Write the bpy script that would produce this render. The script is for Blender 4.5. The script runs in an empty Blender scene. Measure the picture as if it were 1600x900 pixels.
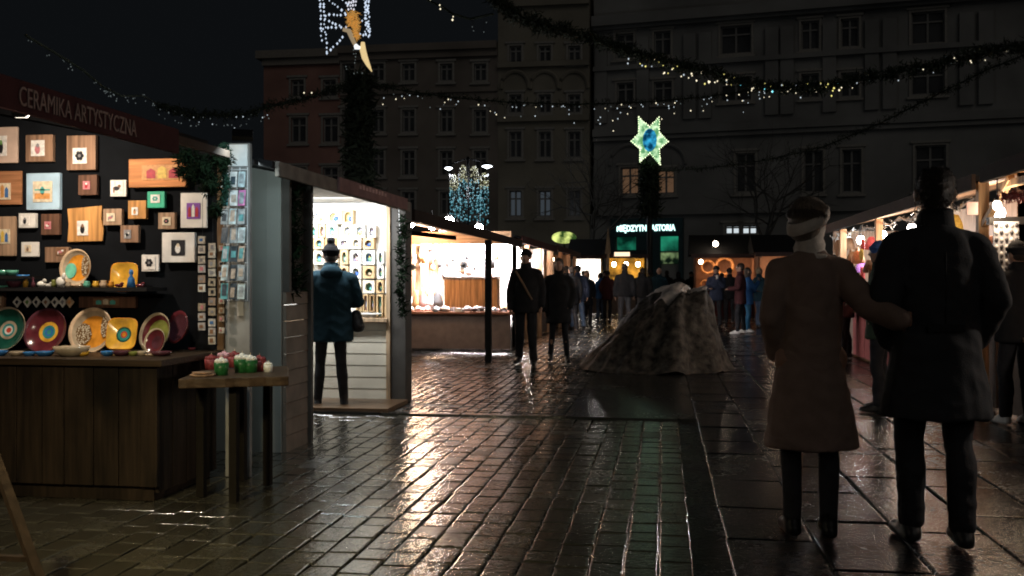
import bpy, bmesh, math, random
from mathutils import Vector, Matrix, Euler, noise
S = bpy.context.scene
C = S.collection
R = random.Random(11)
rad = math.radians
PI = math.pi
# ------------------------------------------------------------------ camera
TH = rad(8.63)                       # the lens looks a little left of the market lane (+Y)
FPX = 1556.0
EYE = Vector((0, 0, 1.3))
FW = Vector((-math.sin(TH), math.cos(TH), 0))
RT = Vector((math.cos(TH), math.sin(TH), 0))
cd = bpy.data.cameras.new('camera')
cam = bpy.data.objects.new('camera', cd)
C.objects.link(cam)
cam.location = EYE
cam.rotation_euler = (rad(90), 0, TH)
cd.sensor_width = 36
cd.lens = 36 * FPX / 1600
cd.shift_y = -10 / 1600
cd.clip_start = 0.05
cd.clip_end = 2000
S.camera = cam
# ------------------------------------------------------------------ night sky, city glow, exposure
W = bpy.data.worlds.new('World')
S.world = W
W.use_nodes = True
bgn = W.node_tree.nodes['Background']
bgn.inputs[0].default_value = (0.0038, 0.0045, 0.0053, 1)
bgn.inputs[1].default_value = 1.0
sd = bpy.data.lights.new('city_glow', 'SUN')
sd.energy = 0.125
sd.angle = rad(40)
sd.color = (1.0, 0.93, 0.84)
so = bpy.data.objects.new('city_glow', sd)
C.objects.link(so)
so.rotation_euler = Vector((-0.34, 0.80, -0.50)).to_track_quat('-Z', 'Y').to_euler()
S.view_settings.view_transform = 'Standard'
S.view_settings.look = 'None'
S.view_settings.exposure = 0
S.view_settings.gamma = 1
S.cycles.use_denoising = True
S.cycles.max_bounces = 6
S.cycles.diffuse_bounces = 3
S.cycles.glossy_bounces = 3
S.cycles.transmission_bounces = 4
S.cycles.sample_clamp_indirect = 4
S.cycles.caustics_reflective = False
S.cycles.caustics_refractive = False
S.cycles.filter_width = 1.9
S.render.use_persistent_data = False
# ------------------------------------------------------------------ picture measurements -> places
def ray(px, py):
    return FW + RT * ((px - 800) / FPX) + Vector((0, 0, -(py - 440) / FPX))
def P(px, py, d):
    return EYE + ray(px, py) * d
def onX(px, py, X):
    r = ray(px, py); return EYE + r * (X / r.x)
def onY(px, py, Y):
    r = ray(px, py); return EYE + r * (Y / r.y)
def onZ(px, py, z=0.0):
    r = ray(px, py); return EYE + r * ((z - EYE.z) / r.z)
# ------------------------------------------------------------------ materials
MATS = {}
def M(name, col, rough=0.6, var=0.18, scale=9.0, bump=0.0, bscale=60.0, metal=0.0, emit=0.0, ecol=None, coat=0.0,
      stretch=None, sample=True, sheen=0.0, spec=0.3, trans=0.0):
    if name in MATS: return MATS[name]
    m = bpy.data.materials.new(name); m.use_nodes = True
    nt = m.node_tree; b = nt.nodes['Principled BSDF']
    N = nt.nodes.new; L = nt.links.new
    b.inputs['Roughness'].default_value = rough
    b.inputs['Metallic'].default_value = metal
    b.inputs['Coat Weight'].default_value = coat
    b.inputs['Coat Roughness'].default_value = 0.12
    b.inputs['Sheen Weight'].default_value = sheen
    b.inputs['Specular IOR Level'].default_value = spec
    b.inputs['Transmission Weight'].default_value = trans
    c = (*col, 1)
    tc = N('ShaderNodeTexCoord'); mp = N('ShaderNodeMapping')
    L(tc.outputs['Object'], mp.inputs['Vector'])
    if stretch: mp.inputs['Scale'].default_value = stretch
    if var > 0:
        n = N('ShaderNodeTexNoise'); n.inputs['Scale'].default_value = scale; n.inputs['Detail'].default_value = 5
        L(mp.outputs[0], n.inputs['Vector'])
        r = N('ShaderNodeValToRGB')
        r.color_ramp.elements[0].position = 0.3; r.color_ramp.elements[1].position = 0.72
        r.color_ramp.elements[0].color = (*[max(0, x * (1 - var)) for x in col], 1)
        r.color_ramp.elements[1].color = (*[min(1, x * (1 + var)) for x in col], 1)
        L(n.outputs['Fac'], r.inputs['Fac']); L(r.outputs[0], b.inputs['Base Color'])
    else:
        b.inputs['Base Color'].default_value = c
    if bump > 0:
        n2 = N('ShaderNodeTexNoise'); n2.inputs['Scale'].default_value = bscale; n2.inputs['Detail'].default_value = 3
        L(mp.outputs[0], n2.inputs['Vector'])
        bp = N('ShaderNodeBump'); bp.inputs['Strength'].default_value = bump; bp.inputs['Distance'].default_value = 0.01
        L(n2.outputs['Fac'], bp.inputs['Height']); L(bp.outputs[0], b.inputs['Normal'])
    if emit > 0:
        b.inputs['Base Color'].default_value = (*[x * .04 for x in col], 1)
        b.inputs['Emission Color'].default_value = (*(ecol or col), 1)
        b.inputs['Emission Strength'].default_value = emit
        if not sample: m.cycles.emission_sampling = 'NONE'
    MATS[name] = m
    return m
def wood(name, col, axis='z', rough=0.55, plank=0.0, stain=0.0):
    """grain along one axis; plank>0 adds board joints of that width; stain adds dark damp patches"""
    if name in MATS: return MATS[name]
    st = {'z': (14, 14, 0.9), 'x': (0.9, 14, 14), 'y': (14, 0.9, 14)}[axis]
    m = M(name, col, rough=rough, var=0.45, scale=2.6, stretch=st, bump=0.25, bscale=5, spec=.18)
    nt = m.node_tree; b = nt.nodes['Principled BSDF']; N = nt.nodes.new; L = nt.links.new
    src = b.inputs['Base Color'].links[0].from_socket
    if stain > 0:
        tc = N('ShaderNodeTexCoord'); n = N('ShaderNodeTexNoise')
        mp = N('ShaderNodeMapping'); mp.inputs['Scale'].default_value = (1.0, 1.0, 0.55)
        n.inputs['Scale'].default_value = 2.3; n.inputs['Detail'].default_value = 4
        L(tc.outputs['Object'], mp.inputs[0]); L(mp.outputs[0], n.inputs['Vector'])
        r = N('ShaderNodeValToRGB'); r.color_ramp.elements[0].position = 0.40; r.color_ramp.elements[1].position = 0.60
        r.color_ramp.elements[0].color = (1 - stain, 1 - stain, 1 - stain, 1); r.color_ramp.elements[1].color = (1, 1, 1, 1)
        mx = N('ShaderNodeMix'); mx.data_type = 'RGBA'; mx.blend_type = 'MULTIPLY'; mx.inputs[0].default_value = 1
        L(n.outputs['Fac'], r.inputs[0]); L(src, mx.inputs[6]); L(r.outputs[0], mx.inputs[7]); L(mx.outputs[2], b.inputs['Base Color'])
    return m
# ------------------------------------------------------------------ mesh builder
LOCM = {}
class MB:
    def __init__(s): s.v = []; s.f = []; s.mi = []; s.cur = 0
    def add(s, vs, fs):
        n = len(s.v); s.v += [Vector(v) for v in vs]
        s.f += [tuple(i + n for i in f) for f in fs]; s.mi += [s.cur] * len(fs)
    def bb(s, x0, y0, z0, x1, y1, z1, top=None):
        t = top or 0
        s.add([(x0, y0, z0), (x1, y0, z0), (x1, y1, z0), (x0, y1, z0), (x0 + t, y0 + t, z1), (x1 - t, y0 + t, z1), (x1 - t, y1 - t, z1), (x0 + t, y1 - t, z1)],
              [(3, 2, 1, 0), (4, 5, 6, 7), (0, 1, 5, 4), (1, 2, 6, 5), (2, 3, 7, 6), (3, 0, 4, 7)])
    def box(s, c, size, rot=None):
        c = Vector(c); hx, hy, hz = [a / 2 for a in size]
        m = (Euler(rot).to_matrix() if rot is not None and not isinstance(rot, Matrix) else rot) or Matrix.Identity(3)
        vs = [c + m @ Vector(p) for p in ((-hx, -hy, -hz), (hx, -hy, -hz), (hx, hy, -hz), (-hx, hy, -hz), (-hx, -hy, hz), (hx, -hy, hz), (hx, hy, hz), (-hx, hy, hz))]
        s.add(vs, [(3, 2, 1, 0), (4, 5, 6, 7), (0, 1, 5, 4), (1, 2, 6, 5), (2, 3, 7, 6), (3, 0, 4, 7)])
    def bar(s, a, b, w, h):
        a = Vector(a); b = Vector(b); d = b - a; q = d.to_track_quat('Y', 'Z').to_matrix()
        s.box((a + b) / 2, (w, d.length, h), q)
    def loft(s, rings, cap=True):
        n = len(rings[0]); vs = [p for r in rings for p in r]; fs = []
        for k in range(len(rings) - 1):
            for i in range(n):
                j = (i + 1) % n
                fs.append((k * n + i, k * n + j, (k + 1) * n + j, (k + 1) * n + i))
        if cap:
            fs.append(tuple(range(n - 1, -1, -1))); fs.append(tuple((len(rings) - 1) * n + i for i in range(n)))
        s.add(vs, fs)
    def tube(s, pts, r, n=8, cap=True):
        pts = [Vector(p) for p in pts]; rs = r if isinstance(r, (list, tuple)) else [r] * len(pts)
        rings = []; up = Vector((0, 0, 1))
        for i, p in enumerate(pts):
            d = (pts[min(i + 1, len(pts) - 1)] - pts[max(i - 1, 0)])
            if d.length < 1e-9: d = Vector((0, 0, 1))
            d.normalize()
            ref = Vector((1, 0, 0)) if abs(d.z) > 0.9 else up
            a = d.cross(ref).normalized(); b = d.cross(a)
            rings.append([p + (a * math.cos(2 * PI * k / n) - b * math.sin(2 * PI * k / n)) * rs[i] for k in range(n)])
        s.loft(rings, cap)
    def rcone(s, p0, p1, r0, r1, n=12):
        """tapered limb with round ends"""
        p0 = Vector(p0); p1 = Vector(p1); d = (p1 - p0); L = d.length
        if L < 1e-6: d = Vector((0, 0, 1))
        d.normalize()
        pts = []; rs = []
        for k in range(1, 5):
            a = PI / 2 * k / 4; pts.append(p0 - d * r0 * math.cos(a)); rs.append(r0 * math.sin(a) + 1e-4)
        for k in range(0, 4):
            a = PI / 2 * (1 - k / 4); pts.append(p1 + d * r1 * math.cos(a)); rs.append(r1 * math.sin(a) + 1e-4)
        ref = Vector((1, 0, 0)) if abs(d.z) > 0.9 else Vector((0, 0, 1))
        a = d.cross(ref).normalized(); b = d.cross(a)
        s.loft([[p + (a * math.cos(2 * PI * k / n) - b * math.sin(2 * PI * k / n)) * r for k in range(n)] for p, r in zip(pts, rs)])
    def sph(s, c, r, n=12, m=8, rot=None):
        c = Vector(c); r = r if isinstance(r, (list, tuple)) else (r, r, r)
        mt = rot or Matrix.Identity(3); rings = []
        for k in range(m + 1):
            a = PI * (k + 0.02) / (m + 0.04) if k not in (0, m) else (0.03 if k == 0 else PI - 0.03)
            rings.append([c + mt @ Vector((r[0] * math.sin(a) * math.cos(2 * PI * i / n), r[1] * math.sin(a) * math.sin(2 * PI * i / n), -r[2] * math.cos(a))) for i in range(n)])
        s.loft(rings)
    def lathe(s, prof, c=(0, 0, 0), n=20, rot=None, mats=None):
        c = Vector(c); mt = rot or Matrix.Identity(3)
        rings = [[c + mt @ Vector((r * math.cos(2 * PI * i / n), r * math.sin(2 * PI * i / n), z)) for i in range(n)] for r, z in prof]
        n0 = len(s.f); s.loft(rings, True)
        if mats:
            for k in range(len(prof) - 1):
                for i in range(n): s.mi[n0 + k * n + i] = mats[k]
            s.mi[n0 + (len(prof) - 1) * n] = mats[0]; s.mi[n0 + (len(prof) - 1) * n + 1] = mats[-1]
    def prism(s, poly, fn, t0, t1):
        """polygon (a,b) mapped by fn(a,b,t) between t0 and t1"""
        n = len(poly)
        s.loft([[fn(a, b, t0) for a, b in poly], [fn(a, b, t1) for a, b in poly]])
    def build(s, name, mats, parent=None, smooth=False, label=None, local=False, bevel=0.0):
        me = bpy.data.meshes.new(name)
        vs = s.v
        if parent is not None and not local:
            inv = LOCM[parent.name].inverted(); vs = [inv @ v for v in vs]
        me.from_pydata([tuple(v) for v in vs], [], s.f)
        for m in (mats if isinstance(mats, (list, tuple)) else [mats]): me.materials.append(m)
        me.polygons.foreach_set('material_index', s.mi)
        if smooth: me.polygons.foreach_set('use_smooth', [True] * len(s.f))
        me.update()
        o = bpy.data.objects.new(name, me); C.objects.link(o)
        if parent is not None:
            o.parent = parent; LOCM[o.name] = LOCM[parent.name]
        else: LOCM[o.name] = Matrix.Identity(4)
        if label: o['label'] = label
        if bevel:
            bm = o.modifiers.new('bevel', 'BEVEL'); bm.width = bevel; bm.segments = 2; bm.limit_method = 'ANGLE'; bm.angle_limit = rad(40)
        return o
def tag(o, label, cat, group=None, kind=None):
    if kind: o['kind'] = kind
    if label: o['label'] = label
    if cat: o['category'] = cat
    if group: o['group'] = group
    return o
def thing(name, label, cat, loc=(0, 0, 0), rz=0.0, group=None):
    o = bpy.data.objects.new(name, None); C.objects.link(o)
    o.location = loc; o.rotation_euler = (0, 0, rz); o.empty_display_size = 0.1
    LOCM[o.name] = Matrix.Translation(Vector(loc)) @ Matrix.Rotation(rz, 4, 'Z')
    return tag(o, label, cat, group)
def struct(o):
    o['kind'] = 'structure'; return o
def lamp(kind, loc, power, col, size=0.2, aim=None, spot=None, sy=None, name='lamp_light', spread=None):
    l = bpy.data.lights.new(name, kind); l.energy = power; l.color = col
    if kind == 'AREA':
        l.shape = 'RECTANGLE'; l.size = size; l.size_y = sy or size
        if spread: l.spread = rad(spread)
    else: l.shadow_soft_size = size
    if spot: l.spot_size = rad(spot); l.spot_blend = 0.6
    o = bpy.data.objects.new(name, l); C.objects.link(o); o.location = loc
    if aim is not None: o.rotation_euler = (Vector(aim) - Vector(loc)).to_track_quat('-Z', 'Y').to_euler()
    return o
def text_mesh(name, body, size, mat, origin, ux, uz, parent=None, depth=0.006, width=None, bold=0.0):
    """lettering on a plane: origin = left baseline, ux = reading direction, uz = up"""
    cu = bpy.data.curves.new(name, 'FONT'); cu.body = body; cu.size = size; cu.extrude = depth / 2; cu.offset = bold
    cu.resolution_u = 3
    t = bpy.data.objects.new(name + '_tmp', cu); C.objects.link(t)
    dg = bpy.context.evaluated_depsgraph_get(); dg.update()
    me = bpy.data.meshes.new_from_object(t.evaluated_get(dg))
    bpy.data.objects.remove(t)
    xs = [v.co.x for v in me.vertices]; k = (width / (max(xs) - min(xs))) if width else 1.0; x0 = min(xs)
    ux = Vector(ux).normalized(); uz = Vector(uz).normalized(); un = ux.cross(uz)
    b = MB()
    b.add([Vector(origin) + ux * ((v.co.x - x0) * k) + uz * v.co.y + un * v.co.z for v in me.vertices], [tuple(p.vertices) for p in me.polygons])
    return b.build(name, mat, parent)
def ordn(i): return ['first', 'second', 'third', 'fourth', 'fifth', 'sixth', 'seventh', 'eighth', 'ninth', 'tenth', 'eleventh', 'twelfth', 'thirteenth', 'fourteenth'][i]
# shared materials
BLACKC = M('black_cloth', (0.006, 0.007, 0.009), 0.9, bump=0.3, bscale=12, spec=.12)
GREEN = M('spruce_green', (0.006, 0.013, 0.006), 0.9, spec=.05, var=0.5, scale=20)
PALEWOOD = wood('pale_wood', (0.42, 0.30, 0.19), 'z')
WARMBULB = M('warm_bulb', (1, 0.8, 0.55), emit=26, ecol=(1, 0.80, 0.58), var=0)
WHITEBULB = M('white_bulb', (1, 0.95, 0.9), emit=40, ecol=(1, 0.93, 0.86), var=0)
STRONGBULB = M('strong_bulb', (1, .96, .92), emit=190, ecol=(1, .95, .93), var=0)
DARKMETAL = M('dark_metal', (0.03, 0.03, 0.032), 0.45, metal=0.6)
PORCELAIN = M('white_glaze', (0.75, 0.73, 0.68), 0.25)
# ------------------------------------------------------------------ wet ground
def wet(name, col, r0, r1, bump=0.25, fine=180.0, var=0.5, mid=26.0, coat=0.7):
    m = bpy.data.materials.new(name); m.use_nodes = True
    nt = m.node_tree; b = nt.nodes['Principled BSDF']; N = nt.nodes.new; L = nt.links.new
    geo = N('ShaderNodeNewGeometry'); tc = N('ShaderNodeTexCoord')
    def nz(sc, det, ro=.5):
        n = N('ShaderNodeTexNoise'); n.inputs['Scale'].default_value = sc; n.inputs['Detail'].default_value = det; n.inputs['Roughness'].default_value = ro
        L(tc.outputs['Object'], n.inputs['Vector']); return n.outputs['Fac']
    def mth(op, a, c):
        q = N('ShaderNodeMath'); q.operation = op
        for k, x in enumerate((a, c)):
            if isinstance(x, float): q.inputs[k].default_value = x
            else: L(x, q.inputs[k])
        return q.outputs[0]
    big, md, fn, grit = nz(1.1, 5, .6), nz(mid, 4, .6), nz(fine, 3), nz(70.0, 3, .7)
    isl = geo.outputs['Random Per Island']
    # standing film (smooth) against damp, pitted stone: pools, stone by stone, and pits inside a stone
    wetv = mth('ADD', mth('MULTIPLY', big, 1.5), mth('ADD', mth('MULTIPLY', isl, .30), mth('MULTIPLY', md, .75)))
    rr = N('ShaderNodeMapRange'); rr.interpolation_type = 'SMOOTHSTEP'
    for k, x in zip((1, 2, 3, 4), (1.10, 1.75, r0, r1)): rr.inputs[k].default_value = x
    L(wetv, rr.inputs[0]); L(rr.outputs[0], b.inputs['Roughness'])
    film = N('ShaderNodeMapRange')
    for k, x in zip((1, 2, 3, 4), (1.30, 1.85, coat, coat * .08)): film.inputs[k].default_value = x
    L(wetv, film.inputs[0]); L(film.outputs[0], b.inputs['Coat Weight']); b.inputs['Coat IOR'].default_value = 1.75; b.inputs['Coat Roughness'].default_value = .05
    cr = N('ShaderNodeValToRGB'); cr.color_ramp.elements[0].color = (*[c * (1 - var) for c in col], 1); cr.color_ramp.elements[1].color = (*[c * (1 + var) for c in col], 1)
    L(mth('ADD', mth('MULTIPLY', isl, .4), mth('ADD', mth('MULTIPLY', grit, .35), mth('MULTIPLY', md, .25))), cr.inputs[0]); L(cr.outputs[0], b.inputs['Base Color'])
    b.inputs['IOR'].default_value = 1.28
    dmp = N('ShaderNodeMapRange')
    for k, x in zip((1, 2, 3, 4), (1.0, 1.5, .4, 1.0)): dmp.inputs[k].default_value = x
    L(wetv, dmp.inputs[0])
    last = None
    for src, dist in ((md, .014), (grit, .0052), (fn, .0016)):
        bp = N('ShaderNodeBump'); bp.inputs['Distance'].default_value = dist; L(mth('MULTIPLY', dmp.outputs[0], bump), bp.inputs['Strength']); L(src, bp.inputs['Height'])
        if last: L(last, bp.inputs['Normal'])
        last = bp.outputs[0]
    L(last, b.inputs['Normal'])
    cb = N('ShaderNodeBump'); cb.inputs['Distance'].default_value = .0046; cb.inputs['Strength'].default_value = .5; L(md, cb.inputs['Height'])
    cb2 = N('ShaderNodeBump'); cb2.inputs['Distance'].default_value = .0016; cb2.inputs['Strength'].default_value = .5; L(grit, cb2.inputs['Height']); L(cb.outputs[0], cb2.inputs['Normal']); L(cb2.outputs[0], b.inputs['Coat Normal'])
    return m
PAVER = wet('wet_sett_stone', (0.046, 0.043, 0.033), 0.06, 0.50, 0.55, coat=1.0)
SETT = wet('wet_cobble', (0.036, 0.035, 0.033), 0.06, 0.42, 0.5)
SLAB = wet('wet_dark_slab', (0.010, 0.010, 0.011), 0.10, 0.40, 0.42, fine=260, coat=.25)
SMOOTH = wet('wet_smooth_slab', (0.022, 0.022, 0.020), 0.12, 0.36, 0.25, coat=.3)
JOINT = wet('wet_joint', (0.007, 0.007, 0.007), 0.15, 0.5, 0.4, coat=.2)
g = MB(); g.add([(-400, -60, -0.016), (400, -60, -0.016), (400, 700, -0.016), (-400, 700, -0.016)], [(0, 1, 2, 3)])
struct(g.build('ground', JOINT))
def stones(b, x0, x1, y0, y1, w, l, gap, tilt, dz, inset, along_y=True, taper=0.004):
    nx = int((x1 - x0) / w)
    for i in range(nx):
        off = R.uniform(0, l); y = y0 - off
        xa = x0 + i * w; xb = xa + w - gap
        while y < y1:
            ln = l * R.uniform(0.70, 1.25); ya, yb = max(y, y0), min(y + ln - gap, y1)
            y += ln
            if yb - ya < 0.04: continue
            cx, cy = (xa + xb) / 2, (ya + yb) / 2; z = R.uniform(-dz, dz)
            tx, ty = R.gauss(0, tilt), R.gauss(0, tilt)
            h = lambda px, py: z + tx * (px - cx) + ty * (py - cy)
            jx = R.uniform(-.003, .003); jw = min(.006, w * .03)
            c4 = [(p[0] + R.uniform(-jw, jw), p[1] + R.uniform(-jw, jw)) for p in ((xa + jx, ya), (xb + jx, ya), (xb + jx, yb), (xa + jx, yb))]
            sh_ = lambda q: [(p[0] + (q if k in (0, 3) else -q), p[1] + (q if k < 2 else -q)) for k, p in enumerate(c4)]
            t4 = sh_(inset)
            i2 = inset * 2.6
            u4 = sh_(i2)
            b.add([(p[0], p[1], -0.03) for p in c4] + [(p[0], p[1], h(*p) - taper * 1.6) for p in c4] + [(p[0], p[1], h(*p) - taper * 0.35) for p in t4] + [(p[0], p[1], h(*p)) for p in u4],
                  [(k, (k + 1) % 4, 4 + (k + 1) % 4, 4 + k) for k in range(4)] + [(4 + k, 4 + (k + 1) % 4, 8 + (k + 1) % 4, 8 + k) for k in range(4)]
                  + [(8 + k, 8 + (k + 1) % 4, 12 + (k + 1) % 4, 12 + k) for k in range(4)] + [(12, 13, 14, 15)])
b = MB(); stones(b, -7.6, 0.30, 2.2, 9.42, 0.158, 0.25, 0.008, 0.005, 0.0020, 0.005, taper=.0028)
struct(b.build('pavement', PAVER, smooth=False))
b = MB(); stones(b, -4.2, -0.95, 9.56, 26, 0.125, 0.13, 0.012, 0.02, 0.003, 0.008); stones(b, -0.95, 0.30, 16.4, 40, 0.14, 0.16, 0.012, 0.02, 0.003, 0.008)
stones(b, -4.2, -0.95, 26, 44, 0.2, 0.22, 0.014, 0.02, 0.003, 0.01)
struct(b.build('cobbles', SETT))
b = MB(); b.bb(-0.94, 9.56, -0.03, 0.30, 16.38, 0.004)
struct(b.build('stone_apron', SMOOTH))
b = MB()
x = -7.6
while x < 0.28:
    ln = R.uniform(.8, 1.1); b.bb(x, 9.43, -.03, min(x + ln - .008, .30), 9.55, R.uniform(.012, .018), top=.006); x += ln
struct(b.build('kerb', SMOOTH))
b = MB(); stones(b, 0.315, 9.2, 2.2, 46, 0.445, 0.85, 0.010, 0.004, 0.0018, 0.006)
struct(b.build('slab_path', SLAB))
b = MB(); stones(b, -7.6, -4.2, 9.56, 14, 0.158, 0.27, 0.012, 0.012, 0.002, 0.006); 
struct(b.build('side_pavement', PAVER))
# ------------------------------------------------------------------ the facades round the square
class Plane:
    def __init__(s, o, u, n): s.o = Vector(o); s.u = Vector(u).normalized(); s.n = Vector(n).normalized()
    def uz(s, px, py):
        r = ray(px, py); t = (s.o - EYE).dot(s.n) / r.dot(s.n); p = EYE + r * t
        return ((p - s.o).dot(s.u), p.z)
    def pt(s, u, z, d=0.0): return Vector((s.o.x, s.o.y, 0)) + s.u * u + Vector((0, 0, z)) + s.n * d
    def fb(s, b, u0, u1, z0, z1, d0, d1):
        b.loft([[s.pt(u0, z0, d), s.pt(u1, z0, d), s.pt(u1, z1, d), s.pt(u0, z1, d)] for d in (d0, d1)])
def wall_mesh(pl, u0, u1, z0, z1, opens, depth, back):
    b = MB()
    us = sorted({u0, u1} | {min(max(v, u0), u1) for o in opens for v in o[:2]}); zs = sorted({z0, z1} | {min(max(v, z0), z1) for o in opens for v in o[2:]})
    for i in range(len(us) - 1):
        for j in range(len(zs) - 1):
            cu, cz = (us[i] + us[i + 1]) / 2, (zs[j] + zs[j + 1]) / 2
            if any(o[0] < cu < o[1] and o[2] < cz < o[3] for o in opens): continue
            b.add([pl.pt(us[i], zs[j]), pl.pt(us[i + 1], zs[j]), pl.pt(us[i + 1], zs[j + 1]), pl.pt(us[i], zs[j + 1])], [(0, 1, 2, 3)])
    for a, c, e, f in opens:
        q = [(a, e), (c, e), (c, f), (a, f)]
        for k in range(4):
            p, r = q[k], q[(k + 1) % 4]
            b.add([pl.pt(*p), pl.pt(*r), pl.pt(*r, -depth), pl.pt(*p, -depth)], [(0, 1, 2, 3)])
    # sides, top, back
    for (p, r) in (((u0, z0), (u0, z1)), ((u1, z0), (u1, z1)), ((u0, z1), (u1, z1))):
        b.add([pl.pt(*p), pl.pt(*r), pl.pt(*r, -back), pl.pt(*p, -back)], [(0, 1, 2, 3)])
    b.add([pl.pt(u0, z0, -back), pl.pt(u1, z0, -back), pl.pt(u1, z1, -back), pl.pt(u0, z1, -back)], [(3, 2, 1, 0)])
    return b
PANE = M('dark_pane', (0.05, 0.052, 0.055), 0.25, var=0.5, scale=.4)
PANEWARM = M('lit_pane', (0.4, 0.25, 0.12), 0.4, emit=0.09, ecol=(1, 0.55, 0.30), var=0, sample=False)
PANEWHITE = M('cool_lit_pane', (0.5, 0.5, 0.5), 0.4, emit=0.75, ecol=(0.85, 0.95, 1), var=0, sample=False)
PANEGLINT = M('painted_glint_pane', (0.1, 0.1, 0.12), 0.08, emit=0.05, ecol=(0.7, 0.85, 1), var=0.0, sample=False)  # weak glow painted into the glass for its reflected glints
TRIM = M('window_trim', (0.26, 0.245, 0.22), 0.9, spec=.2)
SASH = M('window_sash', (0.20, 0.195, 0.185), 0.8, spec=.2)
def facade(pl, root, u0, u1, z1, wmat, wins, back=12, trim=TRIM):
    ops = [w[:4] for w in wins]
    wall_mesh(pl, u0, u1, 0, z1, ops, 0.35, back).build('wall', wmat, root)
    for (a, c, e, f, kind) in wins:
        b = MB(); t = 0.16; w = c - a; h = f - e
        for q in ((a - t, a, e - t, f + t), (c, c + t, e - t, f + t), (a, c, f, f + t), (a, c, e - t, e)):
            pl.fb(b, *q, 0.002, 0.09)
        pl.fb(b, a - .3, c + .3, e - t - .14, e - t, 0.002, 0.22)           # sill
        pl.fb(b, a - .3, c + .3, f + t, f + t + .16, 0.002, 0.2)            # lintel
        b.cur = 1; s = 0.10; nm = 1 if w < 2.2 else 3
        for q in ((a, a + s, e, f), (c - s, c, e, f), (a + s, c - s, f - s, f), (a + s, c - s, e, e + s)): pl.fb(b, *q, -0.26, -0.18)
        for k in range(nm):
            m_ = a + w * (k + 1) / (nm + 1); pl.fb(b, m_ - .07, m_ + .07, e + s, f - s, -0.26, -0.17)
        pl.fb(b, a + s, c - s, e + h * .66, e + h * .66 + .11, -0.25, -0.165)
        wo = b.build('window', [trim, SASH], root)
        b = MB(); pl.fb(b, a, c, e, f, -0.34, -0.27)
        b.build('pane', {'d': PANE, 'w': PANEWARM, 'c': PANEWHITE, 'g': PANEGLINT}[kind], wo)
def winlist(pl, rects):
    out = []
    for r in rects:
        px0, py0, px1, py1 = r[:4]
        a, f = pl.uz(px0, py0); c, e = pl.uz(px1, py1); out.append((a, c, e, f, r[4] if len(r) > 4 else 'd'))
    return out
YD = 74.0
PL = Plane((0, YD, 0), (1, 0, 0), (0, -1, 0))
def zpx(pl, px, py): return pl.uz(px, py)[1]
# pink corner house
u0, zt = PL.uz(412, 92); u1, _ = PL.uz(532, 92)
rt = thing('townhouse', 'dusky pink corner townhouse at the left end of the dark terrace', 'building', PL.pt((u0 + u1) / 2, 0))
PINKW = M('pink_render', (0.29, 0.155, 0.125), 0.9, scale=0.25, var=.3)
facade(PL, rt, u0, u1, zt, PINKW, winlist(PL, [(455, 125, 475, 150), (505, 125, 525, 150), (455, 184, 478, 222), (505, 184, 528, 222), (455, 262, 478, 300), (505, 262, 528, 300)]))
b = MB(); PL.fb(b, u0 - .4, u1 - .005, zt - .1, zt + .5, -12, .7); PL.fb(b, u0, u1 - .005, zt - .6, zt - .1, 0.002, .35); b.build('cornice', M('pale_cornice', (0.22, 0.20, 0.175), 0.9), rt)
# long beige house
a0, zt = PL.uz(534, 84); a1, _ = PL.uz(778, 80)
rt = thing('townhouse', 'long brownish townhouse with plain rows of windows left of the narrow ornate house', 'building', PL.pt((a0 + a1) / 2, 0))
BEIGEW = M('beige_render', (0.175, 0.15, 0.128), 0.9, scale=0.25, var=.3)
rects = []
for xx in (544, 590, 638, 697, 750):
    for (ya, yb) in ((100, 126), (172, 206), (236, 274), (300, 335)): rects.append((xx - 9, ya, xx + 10, yb))
facade(PL, rt, u1 + .01, a1, zt, BEIGEW, winlist(PL, rects))
b = MB(); PL.fb(b, u1 + .01, a1 - .01, zt - .1, zt + .45, -12, .7); PL.fb(b, u1 + .01, a1 - .01, zt - .6, zt - .1, 0.002, .35)
zz = zpx(PL, 700, 145); PL.fb(b, u1 + .01, a1 - .01, zz, zz + .35, 0.002, .22); b.build('cornice', BEIGEW, rt)
# narrow ornate house
n1, zt = PL.uz(921, -40)
rt = thing('townhouse', 'narrow tall ochre townhouse with curved window hoods beside the grey palace', 'building', PL.pt((a1 + n1) / 2, 0))
OCHRE = M('ochre_render', (0.21, 0.19, 0.15), 0.9, scale=0.25, var=.3)
rects = []
for xx in (805, 851, 897):
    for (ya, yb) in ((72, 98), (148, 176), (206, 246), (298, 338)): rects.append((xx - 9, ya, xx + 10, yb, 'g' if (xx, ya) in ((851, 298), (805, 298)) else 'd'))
facade(PL, rt, a1 + .01, n1, zt, OCHRE, winlist(PL, rects))
for yy in (105, 190, 10): b = MB(); zz = zpx(PL, 850, yy); PL.fb(b, a1 + .02, n1 - .01, zz, zz + .4, 0.002, .4); b.build('string_course', OCHRE, rt)
b = MB(); PL.fb(b, a1 + .02, n1 - .01, zt, zt + .6, -12, .6)
b.build('cornice', OCHRE, rt)
for xx in (805, 851, 897):
    uu, zz = PL.uz(xx, 122); b = MB(); pts = []
    for k in range(13):
        t = k / 12 * PI; pts.append(PL.pt(uu - 1.05 * math.cos(t), zz - .8 + 1.3 * math.sin(t) ** .8, .12))
    b.tube(pts, .16, 6); b.build('window_hood', OCHRE, rt)
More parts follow.
